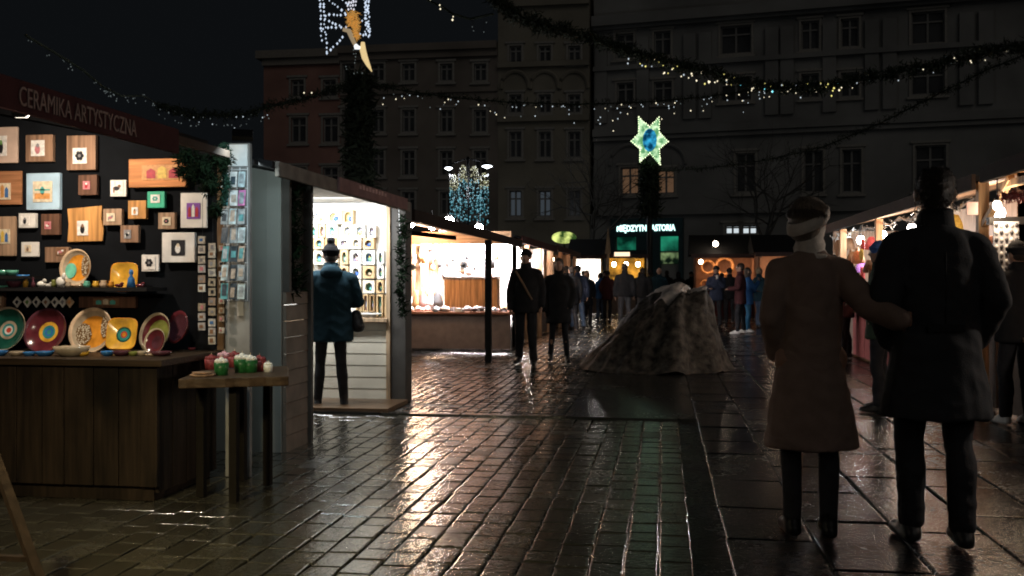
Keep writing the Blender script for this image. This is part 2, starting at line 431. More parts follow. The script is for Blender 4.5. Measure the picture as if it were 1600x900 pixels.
# grey palace, turned towards the square
q = rad(18)
PU = RT * math.cos(q) - FW * math.sin(q); PN = -FW * math.cos(q) - RT * math.sin(q)
o = P(928, 440, 75); o.z = 0
PR = Plane(o, PU, PN)
e0 = 0.0; e1 = PR.uz(1700, 60)[0]; zt = zpx(PR, 1000, -30)
rt = thing('palace', 'broad grey palace with pilasters and tall paired windows behind the green lit sign', 'building', PR.pt((e0 + e1) / 2, 0))
GREYW = M('grey_render', (0.19, 0.188, 0.18), 0.9, scale=0.22, var=.32)
rects = [(1022, 50, 1048, 86), (1126, 42, 1174, 82), (1252, 34, 1280, 76), (1314, 30, 1342, 72), (1424, 20, 1476, 66), (962, 54, 990, 90),
         (964, 130, 990, 162), (1022, 128, 1050, 160), (1126, 122, 1174, 156), (1252, 116, 1280, 152), (1314, 114, 1342, 150), (1424, 106, 1476, 146),
         (970, 262, 998, 303, 'w'), (1027, 266, 1054, 302, 'w'), (1150, 240, 1180, 300), (1256, 236, 1286, 300), (1316, 234, 1346, 300), (1430, 228, 1478, 296),
         (1133, 352, 1156, 366, 'c'), (1159, 352, 1183, 366, 'c')]
facade(PR, rt, e0, e1, zt, GREYW, winlist(PR, rects))
for (yy, hh, dd) in ((30, .75, .9), (44, .3, .5), (106, .35, .4), (204, .55, .55), (216, .3, .35), (330, .4, .4)):
    b = MB(); zz = zpx(PR, 929, yy); PR.fb(b, e0 + .01, e1 - .01, zz - hh, zz, 0.002, dd); b.build('cornice', GREYW, rt)
za, zb = zpx(PR, 929, 198), zpx(PR, 929, 48)
for xx in (940, 1005, 1078, 1102, 1206, 1230, 1296, 1362, 1390, 1510, 1540): uu = PR.uz(xx, 100)[0]; b = MB(); PR.fb(b, uu - .45, uu + .45, za + .2, zb - .8, 0.003, .25); b.build('pilaster', GREYW, rt)
for xx in (985, 1041):
    uu, zz = PR.uz(xx - 1, 262); b = MB(); b.tube([PR.pt(uu - 1.5 * math.cos(k / 12 * PI), zz + .2 + 1.5 * math.sin(k / 12 * PI), .1) for k in range(13)], .14, 6); b.build('window_arch', GREYW, rt)
# bistro front with the lit sign, at the foot of the palace
SIGNC = M('sign_letters', (0.7, 1, 0.95), emit=2.3, ecol=(0.62, 1.0, 0.95), var=0)
TEALB = M('teal_fascia', (0.006, 0.035, 0.04), 0.5)
sg = thing('shop_front', 'dark teal shop front with glowing letters and green lit windows', 'shop front', PR.pt(4, 0, .6))
l0, zs = PR.uz(962, 350); l1, zb_ = PR.uz(1062, 364)
b = MB(); PR.fb(b, l0 - .3, l1 + .3, zb_ - .25, zs + .35, .003, .5)
PR.fb(b, l0 - .3, l0, 0, zb_ - .25, .003, .4); PR.fb(b, l1, l1 + .3, 0, zb_ - .25, .003, .4); mu, _ = PR.uz(1014, 380); PR.fb(b, mu - .9, mu + .9, 0, zb_ - .25, .003, .4)
b.build('fascia', TEALB, sg)
lu0, lz = PR.uz(966, 362); lu1, _ = PR.uz(1012, 362)
text_mesh('lettering', 'MIĘDZYTN', .62, SIGNC, PR.pt(lu0, lz, .52), PU, (0, 0, 1), sg, .04, lu1 - lu0, bold=.022)
lu0, lz = PR.uz(1019, 361); lu1, _ = PR.uz(1057, 361)
text_mesh('lettering', 'ASTORIA', .62, SIGNC, PR.pt(lu0, lz, .52), PU, (0, 0, 1), sg, .04, lu1 - lu0, bold=.022)
def glowmat(name, c0, c1, st, sc):
    m = M(name, (0.02, 0.03, 0.02), emit=st, var=0, sample=False)
    nt = m.node_tree; N = nt.nodes.new; L = nt.links.new; tc = N('ShaderNodeTexCoord'); n = N('ShaderNodeTexNoise'); n.inputs['Scale'].default_value = sc; n.inputs['Detail'].default_value = 4
    r = N('ShaderNodeValToRGB'); r.color_ramp.elements[0].position = .42; r.color_ramp.elements[1].position = .68
    r.color_ramp.elements[0].color = (*c0, 1); r.color_ramp.elements[1].color = (*c1, 1)
    L(tc.outputs['Object'], n.inputs['Vector']); L(n.outputs['Fac'], r.inputs[0]); L(r.outputs[0], nt.nodes['Principled BSDF'].inputs['Emission Color'])
    return m
GLG = glowmat('green_window_glow', (0.0, 0.02, 0.012), (0.03, 0.5, 0.28), .55, .55)
GLY = glowmat('leafy_window_glow', (0.004, 0.012, 0.006), (0.35, 0.5, 0.22), .6, 1.6)
for (xa, xb) in ((965, 1000), (1031, 1060)):
    ua, z1_ = PR.uz(xa, 368); ub, z0_ = PR.uz(xb, 392)
    b = MB(); PR.fb(b, ua, ub, z0_, z1_, .05, .12); wo = b.build('window', GLG, sg, label='green lit upper window')
    z0b = PR.uz(xb, 412)[1]; b = MB(); PR.fb(b, ua, ub, z0b, z0_ - .12, .05, .12); b.build('pane', GLY, wo)
# ------------------------------------------------------------------ the ceramics stall (near left)
DKPLANK = wood('stained_plank', (0.024, 0.0155, 0.0095), 'z', rough=.75, stain=.85)
DKBOARD = wood('dark_board', (0.04, 0.026, 0.016), 'x', rough=.5)
ROOFM = M('roof_felt', (0.012, 0.012, 0.013), 0.9, spec=.1, bump=.2, bscale=30)
REDF = M('dark_red_fascia', (0.062, 0.024, 0.026), 0.9, spec=.15)
BROWNP = wood('brown_post', (0.22, 0.13, 0.07), 'z')
X1 = -2.94; Y1 = 5.47; YW = 6.32
st = thing('market_stall', 'ceramics stall with dark plank counter and black cloth wall under a red name board', 'market stall', (-4.2, 6.0, 0))
b = MB(); x = -6.4
while x < X1 - .02:
    w = R.uniform(.13, .19); b.bb(x, Y1 + R.uniform(0, .006), .09, min(x + w - .004, X1), Y1 + .03, .80 + R.uniform(-.004, .004)); x += w
y = Y1 + .035
while y < 6.25:
    w = R.uniform(.13, .19); b.bb(X1 - .03, y, .05, X1 + R.uniform(-.006, 0), min(y + w - .004, 6.27), .80); y += w
b.bb(-6.4, Y1 + .04, 0, X1 - .04, 6.25, .09)
b.build('counter', DKPLANK, st, bevel=.003)
b = MB(); b.bb(-6.4, Y1 - .04, .802, X1 + .05, YW - .03, .842); b.build('counter_top', DKBOARD, st, bevel=.004)
# cloth wall with soft folds
ft0c = onX(0, 114, -2.60).z; b = MB(); nx = 60; nz = 24; vs = []
for j in range(nz + 1):
    for i in range(nx + 1):
        xx = -6.4 + (i / nx) * 3.5; zz = .6 + j / nz * (ft0c + .75 * (-2.6 - xx) / 3.8 - .66)
        vs.append((xx, YW + .02 * noise.noise((xx * 1.7, zz * .9, 3)) + .008 * noise.noise((xx * 7, zz * 2, 1)), zz))
b.add(vs, [(j * (nx + 1) + i, j * (nx + 1) + i + 1, (j + 1) * (nx + 1) + i + 1, (j + 1) * (nx + 1) + i) for j in range(nz) for i in range(nx)])
b.build('back_cloth', BLACKC, st, smooth=True)
XF = -2.60
ft0 = onX(0, 114, XF).z; fb0 = onX(0, 166, XF).z
yend = onX(280, 200, XF).y; yend2 = onX(333, 214, XF).y
b = MB(); b.bb(XF - .03, 2.6, fb0, XF, yend, ft0); fo = b.build('fascia', REDF, st, bevel=.004)
LETM = M('faded_lettering', (0.30, 0.22, 0.20), 0.85, spec=.1)
p0 = onX(30, 160, XF + .004); p1 = onX(213, 204, XF + .004)
text_mesh('lettering', 'CERAMIKA ARTYSTYCZNA', .115, LETM, (XF + .004, p0.y, p0.z - .01), (0, 1, 0), (0, 0, 1), fo, .004, p1.y - p0.y)
b = MB()
b.add([(XF - .03, 2.6, ft0 - .04), (XF - .03, yend2, ft0 - .04), (-6.4, yend2, ft0 + .75), (-6.4, 2.6, ft0 + .75), (XF - .03, 2.6, ft0 - .005), (XF - .03, yend2, ft0 - .005), (-6.4, yend2, ft0 + .80), (-6.4, 2.6, ft0 + .80)],
      [(0, 1, 2, 3), (7, 6, 5, 4), (0, 4, 5, 1), (1, 5, 6, 2), (2, 6, 7, 3), (3, 7, 4, 0)])
b.build('roof', ROOFM, st)
b = MB(); b.bb(XF - .05, yend + .003, fb0 + .06, XF - .01, yend2 + .25, ft0 - .03); b.build('eave_board', M('weathered_board', (0.06, 0.04, 0.03), .8, spec=.2), st)
pa = onY(349, 400, YW - .02)
b = MB(); b.bb(pa.x - .025, YW - .06, 0.845, pa.x + .02, YW - .012, 2.15); b.build('post', BROWNP, st)
b = MB(); b.bb(-6.4, YW - .30, onY(100, 449, YW - .3).z - .025, onY(229, 449, YW - .3).x, YW - .03, onY(100, 449, YW - .3).z); SHZ = onY(100, 449, YW - .3).z
b.build('shelf', M('black_shelf', (0.015, 0.014, 0.014), .5), st)
# end board that carries the card rack
BOARDM = M('grey_board', (0.27, 0.27, 0.265), 0.7, var=.3, scale=5)
XA = onY(355, 400, 6.30).x; XB = onY(393, 400, 6.30).x
b = MB(); b.bb(XA, 6.27, 0.002, XB, 6.31, 2.22); b.build('end_board', BOARDM, st, bevel=.003)
# floodlights under the eave
LEDC = M('cool_led', (1, 1, 1), emit=9, ecol=(0.85, 0.97, 1.0), var=0)
LEDW = M('neutral_led', (1, 1, 1), emit=10, ecol=(1, 0.88, 0.72), var=0)
LEDD = M('shaded_led', (1, 1, 1), emit=.8, ecol=(1, .88, .72), var=0)
def flood(px, py, X, aim, power, col, em, w=.22, label=None, spread=None):
    p = onX(px, py, X) if X < 0 else onY(px, py, X); a = (Vector(aim) - p).normalized(); qm = a.to_track_quat('-Z', 'Y').to_matrix()
    b = MB(); b.box(p + a * -.02, (w, .10, .03), qm); fo_ = b.build('floodlight', DARKMETAL, st, label=label)
    b = MB(); b.box(p + a * .0, (w * .9, .05, .012), qm); b.build('lens', em, fo_)
    lamp('AREA', p + a * .02, power, col, w * .9, p + a, sy=.08, name='flood_light', spread=spread)
flood(36, 180, 5.5, (-3.9, 6.3, 1.0), 18, (1, .84, .66), LEDW, w=.08)
flood(-420, 190, -2.8, (-4.1, 6.2, 1.15), 13, (1, .84, .66), LEDD)
flood(379, 216, -2.50, (-2.74, 6.25, 1.2), 4.2, (.72, .93, 1), LEDC, w=.12)
# warm lamp over the near edge that spills on the paving in front of the counter
flood(-420, 60, -2.66, (-2.35, 4.35, 0), 17, (1, .82, .40), LEDD, spread=85)
# unseen lamp added behind the end board to brighten the kiosk side wall
pl2 = Vector((-2.76, 6.37, 2.06)); lamp('AREA', pl2, 3.2, (.84, .97, .93), .12, pl2 + Vector((-.20, .9, -.55)), name='flood_light')
b = MB(); b.box(pl2 + Vector((0, -.02, .04)), (.12, .08, .03)); b.build('floodlight', DARKMETAL, st)  # made-up housing for the added lamp
# ---- pictures on the cloth
WOODS = {'tan': wood('tan_frame', (0.40, 0.26, 0.17), 'z'), 'brown': wood('brown_frame', (0.30, 0.175, 0.11), 'z'), 'rust': wood('rust_frame', (0.38, 0.17, 0.08), 'x'),
         'dark': wood('umber_frame', (0.14, 0.07, 0.045), 'z'), 'orange': wood('orange_frame', (0.55, 0.27, 0.09), 'z'), 'blush': M('blush_frame', (0.62, 0.45, 0.36), .6),
         'white': M('white_frame', (0.78, 0.74, 0.70), .6), 'blue': M('pale_blue_frame', (0.42, 0.58, 0.72), .5), 'green': M('jade_frame', (0.05, 0.45, 0.28), .5), 'amber': wood('amber_plank', (0.62, 0.25, 0.09), 'x')}
INK = {k: M('ink_' + k, c, .5, var=.25, scale=40) for k, c in {'white': (.80, .76, .72), 'black': (.02, .02, .025), 'blue': (.06, .16, .38), 'orange': (.65, .30, .10), 'red': (.45, .03, .05), 'yellow': (.75, .50, .10), 'pink': (.55, .20, .22), 'purple': (.25, .08, .42), 'grey': (.25, .24, .25), 'cream': (.72, .60, .44), 'teal': (.10, .42, .38), 'green': (.15, .30, .08), 'brown': (.25, .13, .07)}.items()}
def quad(b, x0, z0, x1, z1, y): b.add([(x0, y, z0), (x1, y, z0), (x1, y, z1), (x0, y, z1)], [(0, 1, 2, 3)])
def picture(r, kind, pr, ink, fig, label, th=.035, cat='picture', Y=YW, rag=False):
    a = onY(r[0], r[3], Y - th); c = onY(r[2], r[1], Y - th)
    t = thing('framed_picture', label, cat, ((a.x + c.x) / 2, Y, a.z), 0, 'little pictures on the black cloth wall')
    b = MB(); yb = Y - .012
    if rag:
        pts = [(a.x, a.z), (c.x + .005, a.z + .004), (c.x + .012, a.z + (c.z - a.z) * .35), (c.x - .004, a.z + (c.z - a.z) * .62), (c.x, c.z), (a.x + (c.x - a.x) * .35, c.z - .014), (a.x, c.z - .02), (a.x + .01, a.z + (c.z - a.z) * .5)]
        b.prism(pts, lambda p, q_, t_: Vector((p, t_, q_)), Y - th, yb)
    else: b.bb(a.x, Y - th, a.z, c.x, yb, c.z)
    b.build('frame', WOODS[kind], t, bevel=.003)
    d = onY(pr[0], pr[3], Y - th); e = onY(pr[2], pr[1], Y - th)
    b = MB(); yy = Y - th - .003; b.bb(d.x, yy - .002, d.z, e.x, yy + .0025, e.z)
    w, h = e.x - d.x, e.z - d.z; cx = (d.x + e.x) / 2; b.cur = 1; y2 = yy - .0045
    ell = lambda ux, uz, rx, rz_: b.add([(cx + ux * w + rx * w * math.cos(i * PI / 6), y2, d.z + uz * h + rz_ * h * math.sin(i * PI / 6)) for i in range(12)], [tuple(range(12))])
    if fig == 'figure': ell(0, .42, .20, .30); b.cur = 2; y2 -= .001; ell(.02, .66, .12, .13)
    elif fig == 'bird': ell(-.05, .45, .28, .16); b.cur = 2; y2 -= .001; ell(.2, .62, .13, .12); ell(-.25, .3, .06, .2)
    elif fig == 'houses':
        for k in range(3):
            b.cur = 1 + k % 2; x_ = d.x + w * (.12 + .27 * k); quad(b, x_, d.z + .12 * h, x_ + .22 * w, d.z + h * (.6 + .15 * (k % 2)), y2)
            b.add([(x_, y2, d.z + h * (.6 + .15 * (k % 2))), (x_ + .22 * w, y2, d.z + h * (.6 + .15 * (k % 2))), (x_ + .11 * w, y2, d.z + h * (.78 + .15 * (k % 2)))], [(0, 1, 2)])
    elif fig == 'flower':
        for k in range(6): ell(.2 * math.cos(k * PI / 3), .5 + .2 * math.sin(k * PI / 3), .12, .12)
        b.cur = 2; y2 -= .001; ell(0, .5, .1, .1)
    elif fig == 'band': quad(b, d.x + .1 * w, d.z + .15 * h, e.x - .1 * w, d.z + .42 * h, y2); b.cur = 2; quad(b, d.x + .1 * w, d.z + .55 * h, e.x - .1 * w, d.z + .62 * h, y2); ell(0, .55, .12, .2)
    b.build('print', [INK[i] for i in ink], t)
    return t
PICS = [
 ((-18, 198, 27, 255), 'blush', (-6, 212, 11, 244), ('white', 'black', 'green'), 'figure', 'pale blush framed picture at the left edge of the top row'),
 ((40, 210, 82, 253), 'brown', (49, 219, 70, 244), ('white', 'pink', 'grey'), 'figure', 'small brown framed picture with white print beside the pale blush frame'),
 ((104, 211, 149, 266), 'brown', (114, 231, 136, 256), ('white', 'black', 'grey'), 'flower', 'tall brown framed picture with a small flower print, right end of top row'),
 ((-16, 267, 33, 320), 'rust', (-8, 286, 17, 312), ('cream', 'blue', 'orange'), 'houses', 'rust framed picture with blue and cream print at the left edge'),
 ((41, 270, 93, 328), 'blue', (52, 283, 82, 316), ('cream', 'orange', 'teal'), 'band', 'pale blue framed picture with an orange striped print'),
 ((122, 273, 151, 305), 'dark', (130, 283, 141, 296), ('pink', 'red', 'white'), 'figure', 'small dark brown framed picture with pink print under the tall brown frame'),
 ((172, 281, 197, 307), 'white', (174, 283, 193, 304), ('white', 'black', 'brown'), 'bird', 'small white picture with a dark bird left of the wide amber plank'),
 ((201, 247, 290, 293), 'amber', (222, 257, 286, 282), ('orange', 'red', 'yellow'), 'houses', 'wide amber plank with red and yellow houses beneath the hanging greenery'),
 ((230, 299, 257, 325), 'green', (236, 304, 250, 317), ('white', 'teal', 'white'), 'flower', 'jade green square picture with a white flower'),
 ((282, 301, 323, 356), 'white', (292, 317, 313, 342), ('purple', 'red', 'white'), 'houses', 'white canvas with a purple print beside the hanging greenery'),
 ((200, 313, 228, 342), 'orange', (206, 324, 216, 336), ('white', 'orange', 'brown'), 'figure', 'small orange wood picture left of the jade square'),
 ((161, 326, 190, 352), 'tan', (167, 333, 180, 346), ('cream', 'pink', 'grey'), 'bird', 'small tan framed picture right of the ragged orange plank'),
 ((105, 321, 159, 378), 'orange', (121, 345, 138, 368), ('white', 'black', 'brown'), 'figure', 'ragged edged orange plank with a white portrait print'),
 ((64, 334, 92, 367), 'dark', (70, 346, 80, 358), ('pink', 'white', 'red'), 'bird', 'small umber framed picture left of the ragged orange plank'),
 ((29, 333, 55, 356), 'white', (33, 337, 46, 352), ('white', 'black', 'grey'), 'figure', 'small white picture with black figure under the pale blue frame'),
 ((-14, 338, 24, 400), 'tan', (-6, 358, 16, 381), ('cream', 'blue', 'yellow'), 'houses', 'tan plank with colourful print at the left edge above the teal bowls'),
 ((247, 332, 273, 358), 'tan', (254, 339, 267, 352), ('cream', 'black', 'pink'), 'flower', 'small tan picture beneath the jade square left of the white canvas'),
 ((188, 352, 216, 379), 'brown', (194, 359, 205, 373), ('grey', 'black', 'white'), 'bird', 'small brown picture with grey print, lowest of the right cluster'),
 ((33, 378, 60, 401), 'white', (39, 383, 49, 394), ('cream', 'brown', 'grey'), 'figure', 'small cream picture with brown square print above the teal bowls'),
 ((70, 386, 107, 410), 'brown', (88, 387, 103, 399), ('brown', 'pink', 'white'), 'bird', 'wide low brown plank picture touching the orange plate'),
 ((253, 363, 304, 410), 'white', (268, 375, 289, 399), ('black', 'white', 'cream'), 'figure', 'large white framed picture with a black middle and pale figure'),
 ((221, 398, 248, 424), 'white', (224, 400, 243, 421), ('white', 'black', 'grey'), 'flower', 'small plain white picture above the yellow tray'),
 ((-12, 457, 5, 481), 'brown', (-8, 461, 2, 477), ('cream', 'brown', 'grey'), 'band', 'little brown picture under the shelf at the left edge'),
 ((123, 463, 212, 481), 'dark', (146, 466, 186, 477), ('brown', 'teal', 'cream'), 'houses', 'long brown plank with three teal houses under the shelf')]
for i, p in enumerate(PICS): picture(*p, rag=(i == 12), th=.045 if i % 3 else .03)
# ---- plates
DISH = {k: M('glaze_' + k, c, .18, var=.35, scale=14, coat=.3) for k, c in {'green': (.012, .085, .06), 'maroon': (.12, .022, .03), 'orange': (.75, .30, .035), 'speckle': (.42, .34, .24), 'yellow': (.80, .42, .05), 'teal': (.04, .26, .25), 'red': (.55, .08, .05), 'olive': (.22, .24, .06), 'plum': (.09, .03, .042), 'white': (.75, .72, .66), 'blue': (.04, .17, .42), 'mint': (.16, .52, .38), 'cream': (.62, .45, .30)}.items()}
def dotglaze():
    m = M('glaze_dots', (.5, .42, .3), .25, var=.2, coat=.3); nt = m.node_tree; b = nt.nodes['Principled BSDF']; N = nt.nodes.new; L = nt.links.new
    tc = N('ShaderNodeTexCoord'); v = N('ShaderNodeTexVoronoi'); v.inputs['Scale'].default_value = 95; r = N('ShaderNodeValToRGB')
    r.color_ramp.elements[0].position = .35; r.color_ramp.elements[1].position = .5; r.color_ramp.elements[0].color = (.62, .55, .42, 1); r.color_ramp.elements[1].color = (.16, .09, .04, 1)
    L(tc.outputs['Object'], v.inputs['Vector']); L(v.outputs['Distance'], r.inputs[0]); L(r.outputs[0], b.inputs['Base Color']); return m
DISH['dots'] = dotglaze()
def dish(px, py, rpx, Y, bands, label, lean=.28, yaw=0, group='painted plates on the stall', square=False, patch=None):
    """bands: (fraction of radius, glaze)"""
    p = onY(px, py, Y); r = abs(onY(px + rpx, py, Y).x - p.x) * .995
    t = thing('ceramic_plate', label, 'plate', (p.x, Y, p.z - r), 0, group)
    rot = Matrix.Rotation(yaw, 3, 'Z') @ Matrix.Rotation(PI / 2 - lean, 3, 'X')
    prof = [(.0001, 0)]; mats = []; names = []
    for fr, gl in bands:
        if gl not in names: names.append(gl)
        h = .02 * r / .17 if fr < .8 else (.045 * r / .17 if fr < .95 else .06 * r / .17)
        prof.append((r * fr, h * fr)); mats.append(names.index(gl))
    prof.append((r * 1.0, .052 * r / .17)); mats.append(mats[-1]); prof.append((r * .6, -.014)); mats.append(mats[-1]); prof.append((.0001, -.014)); mats.append(mats[-1])
    b = MB()
    b.lathe(prof, p, 36, rot, mats)
    if square:
        inv = rot.transposed()
        for i, v in enumerate(b.v):
            l = inv @ (v - p); a = math.hypot(l.x, l.y)
            if a > r * .55:
                k = (abs(l.x / a) ** 5 + abs(l.y / a) ** 5) ** (-1 / 5); k = 1 + (k - 1) * min(1, (a / r - .55) / .35); l.x *= k * .93; l.y *= k * .93
                b.v[i] = p + rot @ l
    d_ = b.build('dish', [DISH[n] for n in names], t, smooth=True)
    for (ux, uz, ra, rb, gl) in patch or []:
        q = MB(); hh = .012 * r / .17
        q.add([p + rot @ Vector((r * (ux + ra * math.cos(i * PI / 10)), r * (uz + rb * math.sin(i * PI / 10)), hh + .022 * r / .17 * max(0, math.hypot(ux + ra * math.cos(i * PI / 10), uz + rb * math.sin(i * PI / 10)) - .2))) for i in range(20)] + [p + rot @ Vector((r * ux, r * uz, hh + .004))], [(i, (i + 1) % 20, 20) for i in range(20)])
        q.build('painted_motif', DISH[gl], d_, smooth=True)
    return t
YP_ = 6.10
dish(14, 516, 32, YP_, [(.12, 'red'), (.2, 'white'), (.3, 'teal'), (.42, 'speckle'), (.93, 'green'), (1, 'speckle')], 'dark green plate with a red and white flower eye, leftmost on the counter')
dish(77, 519, 33, YP_, [(.1, 'teal'), (.2, 'blue'), (.3, 'teal'), (.36, 'yellow'), (.45, 'yellow'), (.93, 'maroon'), (1, 'plum')], 'maroon plate with a yellow and blue ringed centre')
dish(148, 519, 34, YP_, [(.35, 'orange'), (.7, 'orange'), (.9, 'speckle'), (1, 'cream')], 'big orange plate with a speckled brown rim between the maroon plate and the square dish', patch=[(-.45, -.12, .36, .48, 'dots'), (.52, .25, .22, .5, 'dots')])
dish(194, 523, 25, YP_ - .1, [(.12, 'orange'), (.2, 'red'), (.36, 'teal'), (.46, 'green'), (.96, 'yellow'), (1, 'orange')], 'orange square dish with teal rings and red eye', square=True, yaw=.05, lean=.25)
dish(249, 522, 30, YP_, [(.4, 'olive'), (.7, 'olive'), (.9, 'maroon'), (1, 'speckle')], 'olive green plate with maroon rim standing behind the low maroon dish', yaw=-.35)
dish(246, 535, 20, YP_ - .1, [(.5, 'plum'), (.9, 'maroon'), (1, 'speckle')], 'low maroon dish leaning in front of the olive plate', yaw=-.3)
dish(283, 513, 25, YP_ + .08, [(.8, 'plum'), (1, 'maroon')], 'dull plum plate, rightmost on the counter', yaw=-.5)
dish(124, 419, 27, YW - .12, [(.5, 'orange'), (.72, 'orange'), (.9, 'speckle'), (1, 'cream')], 'orange plate with speckled rim standing on the shelf', yaw=-.15, lean=.12, patch=[(-.45, -.15, .34, .42, 'mint'), (.45, .1, .26, .55, 'dots')])
dish(198, 434, 23, YW - .1, [(.6, 'yellow'), (.95, 'yellow'), (1, 'orange')], 'plain yellow square tray standing on the shelf', square=True, lean=.12)
# speckled leaf on the two orange plates is part of the glaze: an extra glazed patch
def bowl(px, py, rpx, Y, gl, label, cat='bowl', n='ceramic_bowl', hk=.62, group='bowls and little dishes on the stall'):
    p = onY(px, py, Y); r = abs(onY(px + rpx, py, Y).x - p.x); h = r * hk * 2
    b = MB(); b.lathe([(.0001, 0), (r * .55, 0), (r * .9, h * .5), (r, h), (r * .93, h), (r * .8, h * .5), (.0001, h * .12)], p, 20)
    o = b.build(n, DISH[gl], smooth=True); tag(o, label, cat, group); return o
for (px, py, rp, gl, lb) in ((5, 430, 9, 'mint', 'mint bowl at the left edge above the shelf, left of its twin'), (19, 430, 9, 'mint', 'mint bowl beside its twin above the shelf'), (36, 437, 9, 'blue', 'flat blue dish right of the mint bowls'), (3, 454, 9, 'mint', 'mint bowl on the shelf at the left edge'),
                            (22, 449, 11, 'plum', 'brown plum dish on the left of the shelf')):
    bowl(px, py, rp, YW - .2, gl, lb, hk=.4)
b = MB(); pz = onY(20, 431, YW - .2).z; b.bb(-5.2, YW - .33, pz - .02, onY(48, 431, YW - .2).x, YW - .05, pz - .001); b.build('shelf', M('black_shelf', (0.015, 0.014, 0.014), .5), st, label='short upper shelf with the mint bowls')
# shelf figures
def figurine(px, w, h, gl, kind, label, Y=YW - .2):
    p = onY(px, 449, Y); k = abs(onY(px + 1, 449, Y).x - p.x); w *= k; h *= k; z = SHZ
    b = MB()
    if kind == 'animal':
        b.sph((p.x, Y, z + h * .35), (w * .5, w * .32, h * .34), 10, 6); b.sph((p.x + w * .38, Y - .005, z + h * .72), (w * .22, w * .2, h * .24), 8, 6)
        for sx in (-.3, .3): b.rcone((p.x + sx * w, Y, z + h * .3), (p.x + sx * w, Y, z + w * .09), w * .1, w * .08, 8)
    elif kind == 'pot': b.lathe([(.001, 0), (w * .38, 0), (w * .5, h * .45), (w * .34, h * .85), (w * .4, h), (.001, h * .96)], (p.x, Y, z), 12)
    else: b.lathe([(.001, 0), (w * .45, 0), (w * .3, h * .5), (w * .12, h * .66), (w * .22, h * .8), (w * .15, h), (.001, h)], (p.x, Y, z), 12)
    tag(b.build('ceramic_figurine', DISH[gl], smooth=True), label, 'figurine', 'small ceramic figures on the shelf')
for a in ((40, 8, 12, 'yellow', 'pot', 'tiny yellow pot near the left of the shelf'), (52, 8, 14, 'plum', 'lady', 'dark little figure left of the white animals'), (65, 14, 13, 'white', 'animal', 'white animal figure, leftmost of the white ones'), (76, 12, 8, 'white', 'animal', 'low white animal figure in the middle of the shelf'),
          (84, 8, 11, 'olive', 'pot', 'little green pot between the white animals'), (95, 15, 22, 'white', 'animal', 'tall white animal figure at the foot of the orange plate'), (107, 9, 8, 'speckle', 'pot', 'small brown pot before the orange plate'), (124, 14, 8, 'cream', 'animal', 'low beige animal under the orange plate'),
          (136, 11, 9, 'mint', 'pot', 'small mint pot right of the orange plate'), (150, 11, 9, 'yellow', 'pot', 'small yellow pot left of the pale round one'), (162, 12, 10, 'cream', 'pot', 'pale round pot between the yellow pot and the tray'), (174, 9, 9, 'orange', 'pot', 'small orange pot left of the tray'), (186, 14, 8, 'maroon', 'animal', 'low mauve animal before the yellow tray'),
          (205, 15, 26, 'blue', 'lady', 'blue lady figure before the yellow tray'), (219, 14, 8, 'maroon', 'animal', 'low mauve animal at the right end of the shelf')):
    figurine(*a)
# diamond hangers
for i, px in enumerate((28, 44, 58, 73, 87, 99, 110)):
    p = onY(px, 472, YW - .06); k = abs(onY(px + 1, 472, YW - .06).x - p.x); s_ = 8 * k
    b = MB(); b.prism([(p.x - s_ * .85, p.z), (p.x, p.z - s_), (p.x + s_ * .85, p.z), (p.x, p.z + s_)], lambda a, c, t: Vector((a, t, c)), YW - .07, YW - .06)
    b.cur = 1; b.prism([(p.x - s_ * .4, p.z), (p.x, p.z - s_ * .45), (p.x + s_ * .3, p.z + .1 * s_), (p.x, p.z + s_ * .4)], lambda a, c, t: Vector((a, t, c)), YW - .073, YW - .0705)
    o = b.build('hanging_ornament', [DISH['white'] if i < 6 else DISH['cream'], INK[['black', 'green', 'black', 'brown', 'black', 'grey', 'orange'][i]]])
    b = MB(); b.tube([(p.x, YW - .065, p.z + s_), (p.x, YW - .065, p.z + s_ + .012), (p.x + .004, YW - .065, SHZ - .026)], .0012, 5); b.build('string', DARKMETAL, o)
    tag(o, f'{"cream" if i == 6 else "white"} diamond hanger under the shelf, {ordn(i)} from the left', 'ornament', 'diamond hangers under the shelf')
# low dishes along the counter edge
CT = .842
for i, (px, rp, gl, hk, lb) in enumerate(((-3, 13, 'blue', .28, 'dark blue dish at the left end of the counter edge'), (26, 10, 'speckle', .3, 'brown little dish left of the blue pair'), (46, 9, 'blue', .32, 'left blue dish of the pair on the counter edge'), (70, 13, 'blue', .25, 'right blue dish of the pair on the counter edge'), (112, 25, 'speckle', .27, 'wide brown bowl before the big orange plate'), (129, 10, 'yellow', .28, 'small yellow dish before the big orange plate'),
                                       (168, 10, 'blue', .35, 'small blue cup before the square dish'), (190, 13, 'plum', .28, 'dark low dish before the square dish'), (208, 7, 'olive', .45, 'small olive cup right of the square dish'), (222, 7, 'speckle', .5, 'small grey cup before the low maroon dish'), (252, 16, 'plum', .2, 'flat dark dish before the olive plate'), (236, 9, 'cream', .15, 'flat pale saucer near the counter corner'), (300, 6, 'maroon', .3, 'small red dish right end of the counter'))):
    p = onZ(px, 556 if i not in (12,) else 547, CT); r = rp * p.length / FPX * 1.0
    b = MB(); h = r * hk * 2; b.lathe([(.0001, 0), (r * .6, 0), (r * .9, h * .5), (r, h), (r * .93, h), (r * .75, h * .45), (.0001, h * .15)], (p.x, max(p.y, Y1 + .06), CT), 20)
    tag(b.build('ceramic_dish', DISH[gl], smooth=True), lb, 'dish', 'bowls and little dishes on the stall')
